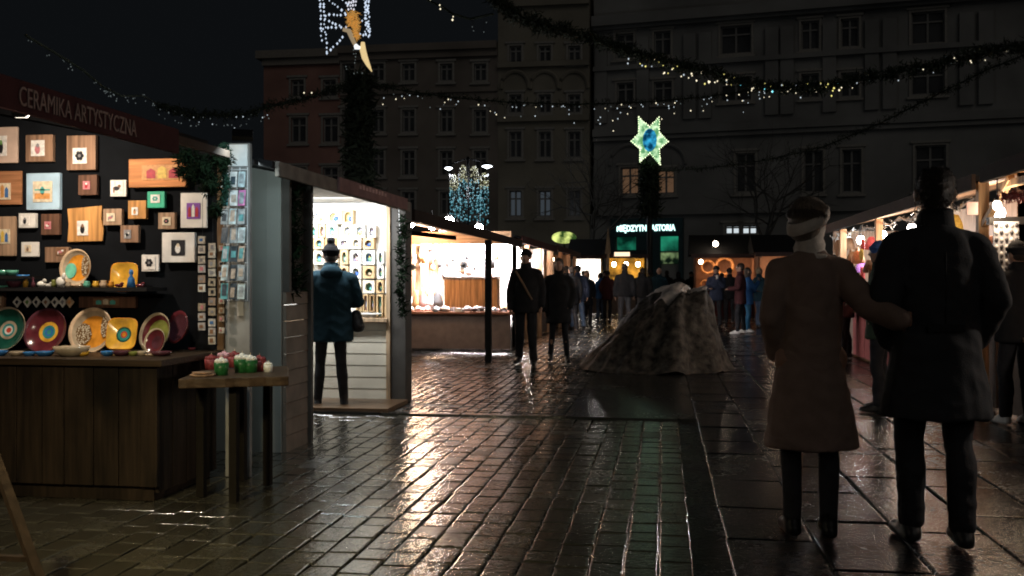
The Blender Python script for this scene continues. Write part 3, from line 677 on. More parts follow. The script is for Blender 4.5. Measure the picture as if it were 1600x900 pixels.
# tile strips hanging at the right of the cloth
TILEM = [M('tile_' + str(i), c, .35, var=.4, scale=60) for i, c in enumerate(((.55, .50, .42), (.40, .33, .24), (.62, .58, .52), (.33, .24, .18), (.45, .42, .40)))]
for s_, (px, ys, lb) in enumerate(((316, (375, 390, 406, 420, 436, 450, 480, 495, 510), 'string of small square tiles, leftmost of the three on the cloth edge'), (332, (386, 397, 412, 426, 441, 456, 471, 487, 504, 518, 532), 'string of small square tiles, middle one of the three on the cloth edge'), (347, (388, 412, 428, 441, 454, 470, 485, 498, 516), 'string of small square tiles, rightmost and half hidden by the post'))):
    p = onY(px, 372, YW - .09); t = thing('hanging_tile_string', lb, 'tile string', (p.x, YW - .09, onY(px, ys[-1] + 8, YW - .09).z), 0, 'tile strings beside the card rack')
    b = MB(); b.tube([(p.x, YW - .085, 1.85), (p.x, YW - .085, onY(px, ys[-1], YW - .09).z)], .0015, 5); b.build('cord', DARKMETAL, t)
    for k, yy in enumerate(ys):
        z = onY(px, yy, YW - .09).z; w = .024 if s_ < 2 else .018; b = MB(); b.box((p.x, YW - .095, z), (w * 2, .012, w * 2.1), (0, R.uniform(-.06, .06), 0))
        b.cur = 1; b.box((p.x + R.uniform(-.004, .004), YW - .1035, z), (w * R.uniform(.7, 1.1), .002, w * R.uniform(.6, 1.2)))
        b.build('tile', [TILEM[R.randrange(5)], INK[R.choice(['black', 'grey', 'brown', 'blue', 'pink'])]], t)
# card rack on the end board
CARDM = {k: M('card_' + k, c, .3, var=.45, scale=35) for k, c in {'white': (.8, .85, .86), 'teal': (.12, .36, .40), 'grey': (.35, .40, .43), 'pink': (.62, .22, .48), 'dark': (.06, .08, .10), 'pale': (.5, .62, .66), 'beige': (.45, .38, .32)}.items()}
cr = thing('card_rack', 'white wire card rack full of picture cards on the lit end board', 'card rack', ((XA + XB) / 2, 6.26, 1.1))
b = MB()
for k in range(8):
    z = onY(370, 266 + 29 * k, 6.26).z; b.tube([(XA + .003, 6.235, z), (XB - .003, 6.235, z)], .003, 6)
for x in (XA + .004, XB - .004, (XA * 2 + XB) / 3, (XA + 2 * XB) / 3): b.tube([(x, 6.245, onY(370, 470, 6.26).z), (x, 6.245, onY(370, 262, 6.26).z)], .003, 6)
b.build('wire_frame', M('white_wire', (.7, .72, .74), .4), cr)
cols = [['white', 'white', 'pale'], ['teal', 'white', 'pink'], ['grey', 'pale', 'grey'], ['dark', 'grey', 'pale'], ['teal', 'dark', 'beige'], ['pale', 'dark', 'grey'], ['teal', 'dark', 'pale']]
for k in range(7):
    for c in range(3):
        za, zb = onY(370, 268 + 29 * k, 6.24).z, onY(370, 294 + 29 * k, 6.24).z; w = (XB - XA) / 3
        b = MB(); xm = XA + w * (c + .5); hh = w * .42
        qm = Euler((rad(-9), 0, R.uniform(-.25, .25))).to_matrix(); cc = Vector((xm, 6.205 + R.uniform(-.012, .008), (za + zb) / 2))
        b.box(cc, (hh * 2, .004, (za - zb) * .95), qm); b.cur = 1
        b.box(cc + qm @ Vector((0, -.0035, R.uniform(-.01, .01))), (hh * 1.3, .002, (za - zb) * R.uniform(.4, .7)), qm)
        tag(b.build('picture_card', [CARDM[cols[k][c]], CARDM[R.choice(['dark', 'grey', 'teal', 'beige', 'white'])]]), f'{cols[k][c]} picture card in the {ordn(k)} row from the top, {["left", "middle", "right"][c]} column of the card rack', 'card', 'cards in the white rack')
b = MB(); z0 = onY(370, 262, 6.26).z; b.bb(XA + .008, 6.255, z0 + .01, XB - .01, 6.268, onY(370, 226, 6.26).z); b.cur = 0
tag(b.build('paper_sign', M('white_paper', (.85, .9, .9), .5)), 'blank white sheet at the top of the end board under the cool floodlight', 'sheet')
b = MB(); p = onY(375, 482, 6.26); b.bb(p.x - .02, 6.258, p.z - .05, p.x + .025, 6.266, p.z + .05); tag(b.build('paper_note', M('white_paper2', (.6, .6, .58), .5)), 'small pale note under the card rack', 'note')
# side table with candles
LIVE = wood('live_edge', (0.065, 0.042, 0.026), 'x', rough=.5)
tb = thing('side_table', 'narrow wooden side table with a rough slab top before the end board', 'table', onZ(355, 770))
ztop = .745; b = MB(); ed = []
f0 = onZ(280, 592, ztop); f1 = onZ(452, 588, ztop); b0 = onZ(300, 581, ztop); b1 = onZ(440, 574, ztop)
xs0 = f0.x; n = 14; top = []
for k in range(n + 1):
    t = k / n; top.append((f0.x + (f1.x - f0.x) * t, f0.y + (f1.y - f0.y) * t - .012 + .02 * noise.noise((k * .6, 1, 2))))
for k in range(n + 1):
    t = 1 - k / n; top.append((b0.x + (b1.x - b0.x) * t, b0.y + .12 + (b1.y - b0.y) * t + .02 * noise.noise((k * .6, 5, 2))))
b.prism(top, lambda a, c, t: Vector((a, c, t)), ztop - .055, ztop); b.build('table_top', LIVE, tb, bevel=.006)
for (px, py) in ((312, 778), (363, 787), (416, 760), (376, 752)):
    p = onZ(px, py); b = MB(); b.bb(p.x - .024, p.y, 0.002, p.x + .024, p.y + .05, ztop - .057); b.build('leg', M('black_leg', (.010, .008, .006), .7, spec=.1), tb, bevel=.003)
CG = M('green_cup', (0.018, 0.11, 0.03), .35, var=.4, scale=50); WAX = M('white_wax', (.8, .8, .76), .4); REDW = M('red_blossom', (.22, .04, .045), .5, var=.5, scale=60); PINKB = M('pink_blossom', (.6, .35, .42), .5, var=.5, scale=60)
for i, (px, py, rp, top_, cup, lb) in enumerate(((346, 586, 11, WAX, CG, 'green candle cup with white wax, front left on the side table'), (378, 582, 12, WAX, CG, 'green candle cup with white wax, left one of the rear pair'), (391, 582, 11, WAX, CG, 'green candle cup with white wax, right one of the rear pair'),
                                            (330, 577, 10, REDW, REDW, 'red blossom candle at the left behind the front green cup'), (350, 574, 11, PINKB, REDW, 'pink topped candle between the green cups'), (366, 574, 11, REDW, REDW, 'red candle behind the green pair'), (405, 580, 11, REDW, REDW, 'red candle right of the green pair'), (419, 581, 7, WAX, WAX, 'small white candle at the right end of the side table'))):
    p = onZ(px, py, ztop); r = rp * p.length / FPX; h = r * (1.7 if cup is CG else 1.5)
    t = thing('candle_cup', lb, 'candle', (p.x, p.y, ztop), 0, 'candles on the side table')
    b = MB(); b.lathe([(.0001, 0), (r * .85, 0), (r * .95, h * .5), (r, h), (.0001, h * .97)], (p.x, p.y, ztop), 16); b.build('cup', cup, t, smooth=True)
    b = MB()
    for k in range(7):
        a = k * 2.4; b.sph((p.x + r * .55 * math.cos(a), p.y + r * .55 * math.sin(a), ztop + h + r * .16), (r * .42, r * .42, r * .34), 8, 5)
    b.sph((p.x, p.y, ztop + h + r * .3), r * .45, 8, 5); b.build('wax_top', top_, t, smooth=True)
    b = MB(); b.tube([(p.x, p.y, ztop + h + r * .5), (p.x + .003, p.y, ztop + h + r * 1.0)], .0015, 5); b.build('wick', INK['cream'], t)
p = onZ(317, 588, ztop); b = MB(); r = .075; b.lathe([(.0001, 0), (r * .7, 0), (r, .012), (r * .95, .014), (.0001, .006)], (p.x, p.y, ztop), 20); b.lathe([(.0001, .016), (r * .6, .016), (r * .85, .026), (.0001, .02)], (p.x, p.y, ztop), 20)
tag(b.build('wooden_plate', WOODS['tan'], smooth=True), 'small stack of tan saucers left on the side table', 'saucer')
# greenery hanging from the eave corner
def tuft(b, c, r, n, size, flat=1.0):
    for _ in range(n):
        d = Vector((R.gauss(0, 1), R.gauss(0, 1), R.gauss(0, flat))); d.normalize(); p = Vector(c) + d * r * R.random() ** .6
        a = Vector((R.gauss(0, 1), R.gauss(0, 1), R.gauss(0, 1))).normalized(); e = a.cross(d + Vector((.01, .02, .03))).normalized()
        l = size * R.uniform(.6, 1.3); w = l * .16
        b.add([p - e * w, p + e * w, p + a * l + e * w * .3, p + a * l - e * w * .3], [(0, 1, 2, 3)])
b = MB()
for (px, py, rr, n) in ((292, 245, .10, 160), (315, 262, .11, 200), (330, 290, .10, 170), (300, 272, .09, 140), (338, 330, .06, 90), (345, 250, .09, 140), (284, 268, .05, 60)):
    tuft(b, onY(px, py, 6.02), rr * .9, n * 3, .032)
tag(b.build('hanging_greenery', GREEN), 'dark spruce bunch hanging at the eave corner over the amber plank', 'greenery')
b = MB()
for k in range(12): tuft(b, onY(352 + 3 * math.sin(k), 228 + k * 8, 6.17), .03, 60, .03)
tag(b.build('hanging_greenery', M('lit_tint_spruce', (.02, .07, .045), .7, var=.5, scale=20)), 'green garland strand down the left of the lit card rack', 'greenery')  # brighter copy of the spruce green, lamp light put into its colour
# easel leg, bottom left
ez = thing('easel', 'dark wooden easel leg at the bottom left corner of the photo', 'easel', P(30, 880, 3.3))
EW = wood('easel_wood', (.02, .013, .009), 'z'); b = MB(); b.bar(P(-20, 682, 4.1), onZ(91, 985, .005), .035, .03); b.build('leg', EW, ez); b = MB(); b.bar(P(-160, 866, 3.95), P(46, 873, 3.84), .028, .02); b.build('rail', EW, ez)
# ------------------------------------------------------------------ the white kiosk of little shadow boxes
XK = -2.80; YK0 = onX(438, 700, -2.88).y; YK1 = 10.35; XKB = -5.3
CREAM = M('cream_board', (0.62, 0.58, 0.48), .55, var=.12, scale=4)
TEALW = M('grey_green_wall', (0.26, 0.28, 0.268), .8, var=.1, scale=3)
WHITEI = M('white_interior', (0.76, 0.76, 0.73), .6, var=.06)
def clap(b, fn, u0, u1, z0, z1, step=.125):
    """overlapping boards: fn(u, z, d) -> point"""
    z = z0
    while z < z1 - .02:
        zt_ = min(z + step - .006, z1)
        b.loft([[fn(u0, z, -.02), fn(u1, z, -.02), fn(u1, z, .009), fn(u0, z, .009)], [fn(u0, zt_, -.02), fn(u1, zt_, -.02), fn(u1, zt_, .004), fn(u0, zt_, .004)]]); z += step
kt = thing('market_kiosk', 'pale boarded kiosk with a bright white inside full of shadow boxes', 'market kiosk', (-4.0, 9.0, 0))
b = MB(); ytp = onX(478, 690, -2.86).y
b.bb(XKB, YK0, .0, XK - .07, YK0 + .05, 2.2); b.build('side_wall', TEALW, kt)
xr = onY(418, 400, YK0).x
b = MB(); b.bb(xr, YK0 - .03, 0, xr + .12, YK0 - .002, 2.2); b.build('corner_trim', TEALW, kt, bevel=.004)
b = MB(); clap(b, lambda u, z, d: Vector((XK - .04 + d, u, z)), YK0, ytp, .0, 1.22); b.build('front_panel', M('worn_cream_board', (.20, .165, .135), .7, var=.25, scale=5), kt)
b = MB(); b.bb(XK - .09, YK0 + .03, 1.22, XK - .07, ytp - .03, 2.1); b.build('front_shutter', M('dark_shutter', (.05, .045, .042), .7), kt)
b = MB(); b.bb(XK - .07, ytp - .03, 0, XK - .005, ytp + .02, 2.16); b.bb(XK - .07, YK0 - .005, 1.22, XK - .005, YK0 + .035, 2.16); b.build('post', M('dark_post', (.06, .055, .05), .6), kt)
YR0 = onX(612, 500, XK).y - .12
# right end wall: clapboard below, shelf wall above
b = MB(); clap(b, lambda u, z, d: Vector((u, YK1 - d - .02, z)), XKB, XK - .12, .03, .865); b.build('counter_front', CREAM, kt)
b = MB(); b.bb(XKB, YK1 - .10, .868, XK - .10, YK1 + .2, .91); b.build('counter_top', PALEWOOD, kt, bevel=.004)
b = MB(); b.bb(XKB, YK1 + .2, .0, XK - .08, YK1 + .24, 2.165); b.bb(XKB - .04, YK0, 0, XKB, YK1 + .24, 2.165); b.build('interior_wall', WHITEI, kt)
b = MB(); b.bb(XK - .12, YK1 - .06, .0, XK - .075, YK1 + .19, 2.16); b.build('inner_post', PALEWOOD, kt, bevel=.004)
b = MB(); b.bb(XK - .07, YK1 - .04, 0, XK + .09, YK1 + .22, 2.16); b.build('post', M('dark_post', (.06, .055, .05), .6), kt, bevel=.005)
b = MB(); b.bb(XKB, 9.5, .004, XK + .12, YK1 - .06, .05); b.build('platform', wood('wet_plank', (.16, .10, .06), 'x', rough=.3), kt, bevel=.005)
b = MB(); b.tube([(XK + .03, YK1 - .1, 2.1), (XK + .06, YK1 - .12, 1.55)], .004, 6); b.build('shutter_stay', M('white_wire', (.7, .72, .74), .4), kt)
XF2 = -2.58
zt2 = onX(437, 252, XF2).z; zb2 = onX(475, 286, XF2).z; ya = onX(436, 260, XF2).y; yb = onX(641, 316, XF2).y
b = MB(); b.bb(XF2 - .03, ya, zb2, XF2, yb, zt2); b.build('fascia', M('grey_fascia', (.17, .155, .14), .85, var=.25, spec=.15), kt, bevel=.004)
b = MB(); b.add([(XF2 - .032, ya - .04, zt2 - .05), (XF2 - .032, yb + .02, zt2 - .05), (XKB - .2, yb + .02, zt2 + .55), (XKB - .2, ya - .04, zt2 + .55), (XF2 - .032, ya - .04, zt2 - .004), (XF2 - .032, yb + .02, zt2 - .004), (XKB - .2, yb + .02, zt2 + .6), (XKB - .2, ya - .04, zt2 + .6)],
      [(0, 1, 2, 3), (7, 6, 5, 4), (0, 4, 5, 1), (1, 5, 6, 2), (2, 6, 7, 3), (3, 7, 4, 0)]); b.build('roof', ROOFM, kt)
b = MB(); b.add([(XKB, YK0 + .02, 2.2), (XK - .02, YK0 + .02, 2.2), (XKB, YK0 + .02, zt2 + .5), (XKB, YK0 + .05, 2.2), (XK - .02, YK0 + .05, 2.2), (XKB, YK0 + .05, zt2 + .5)], [(0, 1, 2), (5, 4, 3)]); b.build('gable', TEALW, kt)
b = MB(); b.bb(XKB, YK0 + .1, 2.17, XK - .02, YK1 + .19, 2.19); b.build('ceiling', WHITEI, kt)
y0 = onX(527, 280, XF2).y; y1 = onX(634, 320, XF2).y
b = MB(); b.bb(XF2 + .002, y0, zb2 + .01, XF2 + .02, y1, zt2 + .02); so_ = b.build('name_board', M('dusky_red_board', (.22, .135, .135), .85, spec=.15), kt)
b = MB()
for k in range(9): b.bb(XF2 + .0205, y0 + (y1 - y0) * (.24 + .045 * k), zb2 + .075, XF2 + .023, y0 + (y1 - y0) * (.24 + .045 * k + .03), zb2 + .105 + .01 * (k % 2))
b.build('lettering', M('pink_lettering', (.5, .33, .32), .8), so_)
TUBE = M('white_tube', (1, 1, 1), emit=2.5, ecol=(1, .97, .88), var=0)
b = MB(); b.tube([(XK - .16, ytp + .15, 2.14), (XK - .16, ytp + 1.35, 2.14)], .018, 8); b.build('tube_lamp', TUBE, kt)
lamp('AREA', (XK - .9, 9.75, 2.13), 70, (.97, .99, 1), 1.4, (XK - .95, 10.25, .9), sy=.2, name='kiosk_light')  # added lamp without a fixture, whitens the end wall and leaves the customer dark
lamp('AREA', (XK - .25, 8.9, 2.12), .4, (1, .97, .86), .8, (XK - .3, 8.7, 0), sy=.06, name='kiosk_light')
# garlands down the posts
def post_garland(px, y0, y1, X, label, rr=.07):
    b = MB()
    for k in range(int((y1 - y0) / 9)):
        tuft(b, onX(px + 3 * math.sin(k * .9), y0 + k * 9, X), rr, 34, .06)
    tag(b.build('spruce_garland', GREEN), label, 'garland')
post_garland(459, 300, 470, XK - .03, 'dark spruce garland hanging on the left post of the white kiosk')
post_garland(628, 345, 500, XK + .1, 'dark spruce garland hanging on the right post of the white kiosk', .06)
# shadow boxes on the end wall
BOXF = [M('box_cream', (.70, .64, .52), .6), wood('box_pine', (.50, .36, .20), 'z'), M('box_white', (.80, .79, .75), .6), wood('box_oak', (.34, .22, .11), 'z')]
BOXN = ['cream', 'pine', 'white', 'oak']
PICN = ['pale blue', 'green', 'lilac', 'yellow', 'teal', 'pink', 'deep blue', 'sand']
PICM = [M('scene_' + n.replace(' ', '_'), c, .5, var=.5, scale=30) for n, c in zip(PICN, ((.45, .55, .68), (.16, .36, .22), (.48, .44, .62), (.58, .48, .18), (.14, .42, .42), (.52, .34, .36), (.05, .12, .40), (.55, .47, .36)))]
def shadowbox(r, fi, pi, label, arch=True, Y=YK1 + .19, dep=.09):
    a = onY(r[0], r[3], Y - dep); c = onY(r[2], r[1], Y - dep)
    t = thing('shadow_box', label, 'shadow box', ((a.x + c.x) / 2, Y, a.z), 0, 'shadow boxes in the white kiosk')
    w = c.x - a.x; h = c.z - a.z; cx = (a.x + c.x) / 2; m = min(w, h) * .2
    n = 16; outer = []; inner = []
    for k in range(n):
        th = 2 * PI * (k + .5) / n; dx, dz = math.cos(th), math.sin(th)
        s_ = min(w / 2 / max(abs(dx), 1e-6), h / 2 / max(abs(dz), 1e-6)); outer.append((cx + dx * s_, a.z + h / 2 + dz * s_))
        wi, hi = w / 2 - m, h / 2 - m; s2 = min(wi / max(abs(dx), 1e-6), hi / max(abs(dz), 1e-6)); ix, iz = dx * s2, dz * s2
        if arch and dz > 0:
            e = 1 / math.sqrt((dx / wi) ** 2 + (dz / hi) ** 2); ix, iz = dx * e, dz * e
        inner.append((cx + ix, a.z + h / 2 + iz))
    # exact corners on the outside
    for (sx, sz) in ((0, 0), (0, 1), (1, 0), (1, 1)):
        q = (a.x + sx * w, a.z + sz * h); k = min(range(n), key=lambda i: (outer[i][0] - q[0]) ** 2 + (outer[i][1] - q[1]) ** 2); outer[k] = q
    b = MB(); ys = (Y - dep, Y)
    vs = [(p[0], ys[0], p[1]) for p in outer] + [(p[0], ys[0], p[1]) for p in inner] + [(p[0], ys[1], p[1]) for p in outer] + [(p[0], ys[1] - .03, p[1]) for p in inner]
    fs = []
    for k in range(n):
        j = (k + 1) % n
        fs += [(k, j, n + j, n + k), (k, 2 * n + k, 2 * n + j, j), (n + k, n + j, 3 * n + j, 3 * n + k)]
    b.add(vs, fs); b.build('frame', BOXF[fi], t)
    b = MB(); b.bb(cx - w / 2 + .004, Y - .03, a.z + .004, cx + w / 2 - .004, Y - .004, a.z + h - .004)
    b.cur = 1; b.sph((cx + w * R.uniform(-.08, .08), Y - .035, a.z + h * .38), (w * .2, .02, h * .17), 10, 6); b.cur = 2; b.sph((cx + w * R.uniform(-.1, .1), Y - .04, a.z + h * R.uniform(.5, .6)), (w * .11, .015, h * .1), 8, 6)
    b.build('scene', [PICM[pi], PICM[(pi + 3) % 8], PICM[(pi + 5) % 8]], t)
ROWS = [((328, 350), ((484, 508, 2, 0), (510, 533, 0, 3), (535, 552, 1, 3))),
        ((351, 371), ((482, 496, 0, 1), (498, 508, 1, 5), (510, 526, 2, 4), (534, 551, 0, 0), (553, 570, 2, 0), (574, 587, 2, 5))),
        ((371, 389), ((475, 486, 2, 2), (490, 506, 1, 1), (508, 527, 3, 5), (528, 546, 2, 2), (548, 564, 0, 0), (567, 584, 1, 3))),
        ((391, 413), ((474, 486, 1, 5), (490, 506, 0, 1), (508, 527, 0, 7), (532, 543, 1, 4), (547, 564, 2, 2), (567, 585, 2, 6), (589, 599, 2, 6), (603, 611, 2, 0))),
        ((415, 435), ((474, 487, 0, 7), (531, 544, 1, 5), (547, 564, 2, 3), (567, 585, 1, 4), (589, 599, 2, 6), (602, 611, 2, 6))),
        ((437, 458), ((474, 487, 1, 7), (551, 564, 0, 5), (567, 585, 0, 1), (588, 599, 1, 6), (602, 611, 2, 4))),
        ((461, 487), ((475, 487, 1, 7), (556, 565, 1, 7), (567, 575, 1, 5), (577, 585, 3, 7), (588, 598, 1, 4), (601, 611, 1, 6)))]
for ri, ((ya_, yb_), bs) in enumerate(ROWS):
    for k, (xa, xb, fi, pi) in enumerate(bs):
        shadowbox((xa, ya_ + R.uniform(-1, 1), xb, yb_ + (10 if ri == 6 and xa > 586 else 0)), fi, pi, f'{BOXN[fi]} shadow box with a {PICN[pi]} scene, {ordn(k)} from left in {ordn(ri)} row', arch=not (ri == 6))
b = MB(); p0 = onY(550, 489, YK1 + .02); p1 = onY(596, 489, YK1 + .02); b.bb(p0.x, YK1 - .06, p0.z - .012, p1.x, YK1 + .08, p0.z); b.build('tray', WHITEI, kt)
b = MB(); p0 = onY(588, 398, YK1 + .02)
# ------------------------------------------------------------------ long lit stalls further up the left side
ORANGEW = wood('lit_pine', (.50, .30, .17), 'x'); ORANGEZ = wood('lit_pine_up', (.50, .30, .17), 'z'); BOXW = wood('honey_box', (.42, .20, .075), 'z', plank=.1)
BRTABLE = M('brown_counter_cloth', (.17, .125, .10), .7, var=.15); TARPW = M('white_tarp', (.74, .71, .68), .5, var=.1)
def slab(b, x0, y0, x1, y1, z0, z1, t=.05):
    """roof plane rising from x0 (z0) to x1 (z1)"""
    b.add([(x0, y0, z0 - t), (x0, y1, z0 - t), (x1, y1, z1 - t), (x1, y0, z1 - t), (x0, y0, z0), (x0, y1, z0), (x1, y1, z1), (x1, y0, z1)], [(0, 1, 2, 3), (7, 6, 5, 4), (0, 4, 5, 1), (1, 5, 6, 2), (2, 6, 7, 3), (3, 7, 4, 0)])
def bulb(root, p, r=.05, mat=None, cord=.2):
    b = MB(); b.sph(p, (r, r, r * 1.2), 10, 8); o = b.build('bulb', mat or WARMBULB, root, smooth=True)
    b = MB(); b.tube([Vector(p) + Vector((0, 0, r)), Vector(p) + Vector((0, 0, r + .05))], r * .5, 8); b.tube([Vector(p) + Vector((0, 0, r + .05)), Vector(p) + Vector((0, 0, r + cord))], .006, 5); b.build('socket', DARKMETAL, o)
s3 = thing('market_stall', 'open stall glowing orange inside with a brown counter and hanging white goods', 'market stall', (-4.5, 17.5, 0))
XG = -2.72; YC = 18.2; Y3a = 10.75; Y3b = 19.2
zt3 = onX(765, 361, XG).z; 
b = MB(); b.bb(XG - .04, Y3a, zt3 - .13, XG, Y3b, zt3); b.build('fascia', M('dark_eave', (.03, .022, .02), .85, spec=.1), s3)
b = MB(); slab(b, XG - .04, Y3a, -6.6, Y3b, zt3 - .03, zt3 + .75); b.build('roof', ROOFM, s3)
b = MB(); slab(b, XG - .06, Y3a + .02, -6.5, Y3b - .02, zt3 - .082, zt3 + .66, .02); b.build('roof_lining', wood('roof_lining', (.34, .22, .15), 'x'), s3)
pp = onX(765, 569, XG - .03); b = MB(); b.bb(XG - .1, pp.y - .05, 0.002, XG - .0, pp.y + .05, zt3 - .13); b.build('post', M('dark_pole', (.018, .017, .017), .5), s3)
cl = onY(628, 487, YC).x; crr = onY(797, 487, YC).x; zc = onY(700, 487, YC).z
b = MB(); b.bb(cl - 1.2, YC, .05, crr, YC + .04, zc - .05); b.build('counter', BRTABLE, s3)
b = MB(); b.bb(cl - 1.2, YC - .05, zc - .048, crr + .03, YC + 1.0, zc); b.build('counter_top', wood('red_brown_top', (.22, .10, .06), 'x'), s3, bevel=.005)
YB3 = YC + 1.15
lz0, lz1 = onY(700, 381, YC + .02).z, onY(700, 362, YC + .02).z
b = MB(); b.bb(cl - 1.0, YC + .0, lz0, crr + .02, YC + .09, lz1); b.build('lintel', ORANGEW, s3, bevel=.005)
b = MB(); b.bb(cl - 1.5, YB3, 0, crr, YB3 + .04, zt3 - .06); b.build('back_wall', TARPW, s3)
for px in (645, 664):
    p = onY(px, 420, YC + .6); b = MB(); b.bb(p.x - .06, YC + .5, zc, p.x + .06, YC + .6, lz1); b.build('inner_post', ORANGEZ, s3, bevel=.004)
DKG = [M('dark_iron', (.03, .028, .028), .4), M('dried_brown', (.16, .09, .05), .7), M('grey_felt', (.2, .2, .21), .9)]
pA = onY(640, 440, YB3 - .02); pB = onY(693, 384, YB3 - .02); b = MB(); b.bb(pA.x, YB3 - .05, zc, pB.x, YB3 - .01, pB.z); b.build('back_panel', ORANGEZ, s3)
b = MB()
b.bar((cl, YC - 2.5, zt3 + .08), (crr - .5, YC - 2.5, zt3 - .1), .07, .07); b.build('rafter', M('dark_rafter', (.06, .04, .03), .6), s3)
bulb(s3, onY(641, 347, 16.2), .08, STRONGBULB); bulb(s3, onY(702, 347, 16.6), .085, STRONGBULB); bulb(s3, onY(714, 356, 17.6), .07, STRONGBULB); bulb(s3, onY(748, 357, 17.0), .07, STRONGBULB); bulb(s3, onY(675, 352, 17.3), .07, STRONGBULB)  # last two bulbs added to strengthen the reflection on the wet paving
lamp('AREA', (-3.75, YC + .35, 2.0), 700, (1, .93, .94), 1.5, (-3.75, YB3, 1.3), sy=.2); lamp('POINT', onY(655, 368, YC - .5), 70, (1, .70, .46), .1)
pA = onY(694, 481, YC + .25); pB = onY(777, 432, YC + .25)
hb = thing('wooden_crate', 'tall honey coloured wooden box standing on the brown counter', 'wooden box', ((pA.x + pB.x) / 2, YC + .4, zc))
b = MB(); b.bb(pA.x, YC + .25, zc + .002, pB.x, YC + .6, pB.z - .04); b.build('body', BOXW, hb, bevel=.006)
b = MB(); b.bb(pA.x - .02, YC + .22, pB.z - .038, pB.x + .02, YC + .63, pB.z - .005); b.build('rim', wood('box_rim', (.08, .04, .02), 'x'), hb, bevel=.004)
GLASS = [M('pale_glass', (.72, .72, .74), .12, var=.1), M('silver_bauble', (.65, .66, .70), .15, metal=.8, var=.1), M('smoke_glass', (.13, .14, .15), .15), M('amber_glass', (.45, .26, .12), .2), M('rose_glass', (.55, .35, .34), .25)]
def bauble(p, r, m, label, kind, group, cat='ornament', name='hanging_ornament'):
    b = MB()
    if kind == 0: b.sph(p, r, 12, 8)
    elif kind == 1: b.lathe([(.001, -r * 2.2), (r * .45, -r), (r, 0), (r * .5, r * .8), (.001, r * 1.2)], p, 12)
    elif kind == 2:
        for k in range(5): b.box(Vector(p) + Vector((0, 0, 0)), (r * 2.2, r * .12, r * .4), (0, k * PI / 5, 0))
    else: b.lathe([(.001, -r * 2), (r * .8, -r * 1.9), (r * .9, -r * .4), (r * .3, .3 * r), (.001, .5 * r)], p, 10)
    b.tube([Vector(p) + Vector((0, 0, r * .4)), Vector(p) + Vector((0, 0, r * 3.2))], .004, 4)
    return tag(b.build(name, m, smooth=kind != 2), label, cat, group)
KN = ['round bauble', 'drop shaped bauble', 'straw star', 'bell ornament']; GN = ['white', 'silver', 'smoky', 'amber', 'rose']
for i in range(46):
    px = 645 + (i % 12) * 10 + R.uniform(-4, 4); py = 388 + (i // 12) * 13 + R.uniform(-4, 4)
    if px > 692 and py > 428: py -= 24
    if px < 690 and py > 420: py -= 26
    k, gi = R.randrange(4), R.choice([0, 0, 1, 2, 2, 3])
    bauble(onY(px, py, YC + R.uniform(.3, 1.0)), R.uniform(.035, .085), GLASS[gi], f'{GN[gi]} {KN[k]} hanging under the orange beam of the long lit stall', k, f'{GN[gi]} {KN[k]}s of the orange stall')
for i in range(16):
    px = R.uniform(668, 790); py = R.uniform(384, 426) if px < 778 else R.uniform(384, 455); k = R.choice([1, 1, 3, 2]); gi = R.randrange(3)
    bauble(onY(px, py, YC + R.uniform(.5, 1.08)), R.uniform(.05, .12), DKG[gi], f'{["dark iron", "brown", "grey felt"][gi]} {KN[k]} hanging in the bright back of the orange stall', k, f'{["dark iron", "brown", "grey felt"][gi]} {KN[k]}s of the orange stall')
for i in range(5):
    px = 640 + 11 * i
    p = onY(px, 450 + 4 * (i % 2), YC + .55); b = MB(); hh = p.z - zc; b.lathe([(.001, 0), (.09, 0), (.11, hh * .4), (.05, hh * .8), (.06, hh), (.001, hh)], (p.x, p.y, zc), 14)
    tag(b.build('bottle', GLASS[[0, 3, 4, 0, 2][i]], smooth=True), f'{["white", "amber", "rose", "pale", "smoky"][i]} jar at the back of the brown counter, {ordn(i)} from the left', 'jar', 'jars on the brown counter')
TR = [M('trinket_rose', (.50, .28, .26), .4, var=.3), M('trinket_cream', (.70, .62, .54), .4, var=.2), M('trinket_dark', (.06, .045, .04), .4), M('trinket_silver', (.55, .55, .58), .2, metal=.6)]
TN = ['rose', 'cream', 'dark', 'silver']
for i in range(64):
    gi = R.choice([0, 1, 1, 2, 3]); x = R.uniform(cl - .1, crr - .05); y = R.uniform(YC + .0, YC + .22); r = R.uniform(.03, .075)
    if x < pA.x: y = R.uniform(YC, YC + .75)
    b = MB()
    if i % 3 == 0: b.lathe([(.001, 0), (r, 0), (r * 1.1, r * .5), (r * .6, r * 1.3), (.001, r * 1.5)], (x, y, zc), 10)
    elif i % 3 == 1: b.box((x, y, zc + r * .52), (r * 2, r * 1.5, r), (0, 0, R.uniform(0, 3)))
    else: b.sph((x, y, zc + r * .72), (r * 1.2, r, r * .75), 9, 6)
    tag(b.build('trinket', TR[gi], smooth=i % 3 != 1), f'small {TN[gi]} trinket among the heap on the brown counter', 'trinket', f'{TN[gi]} trinkets on the brown counter')
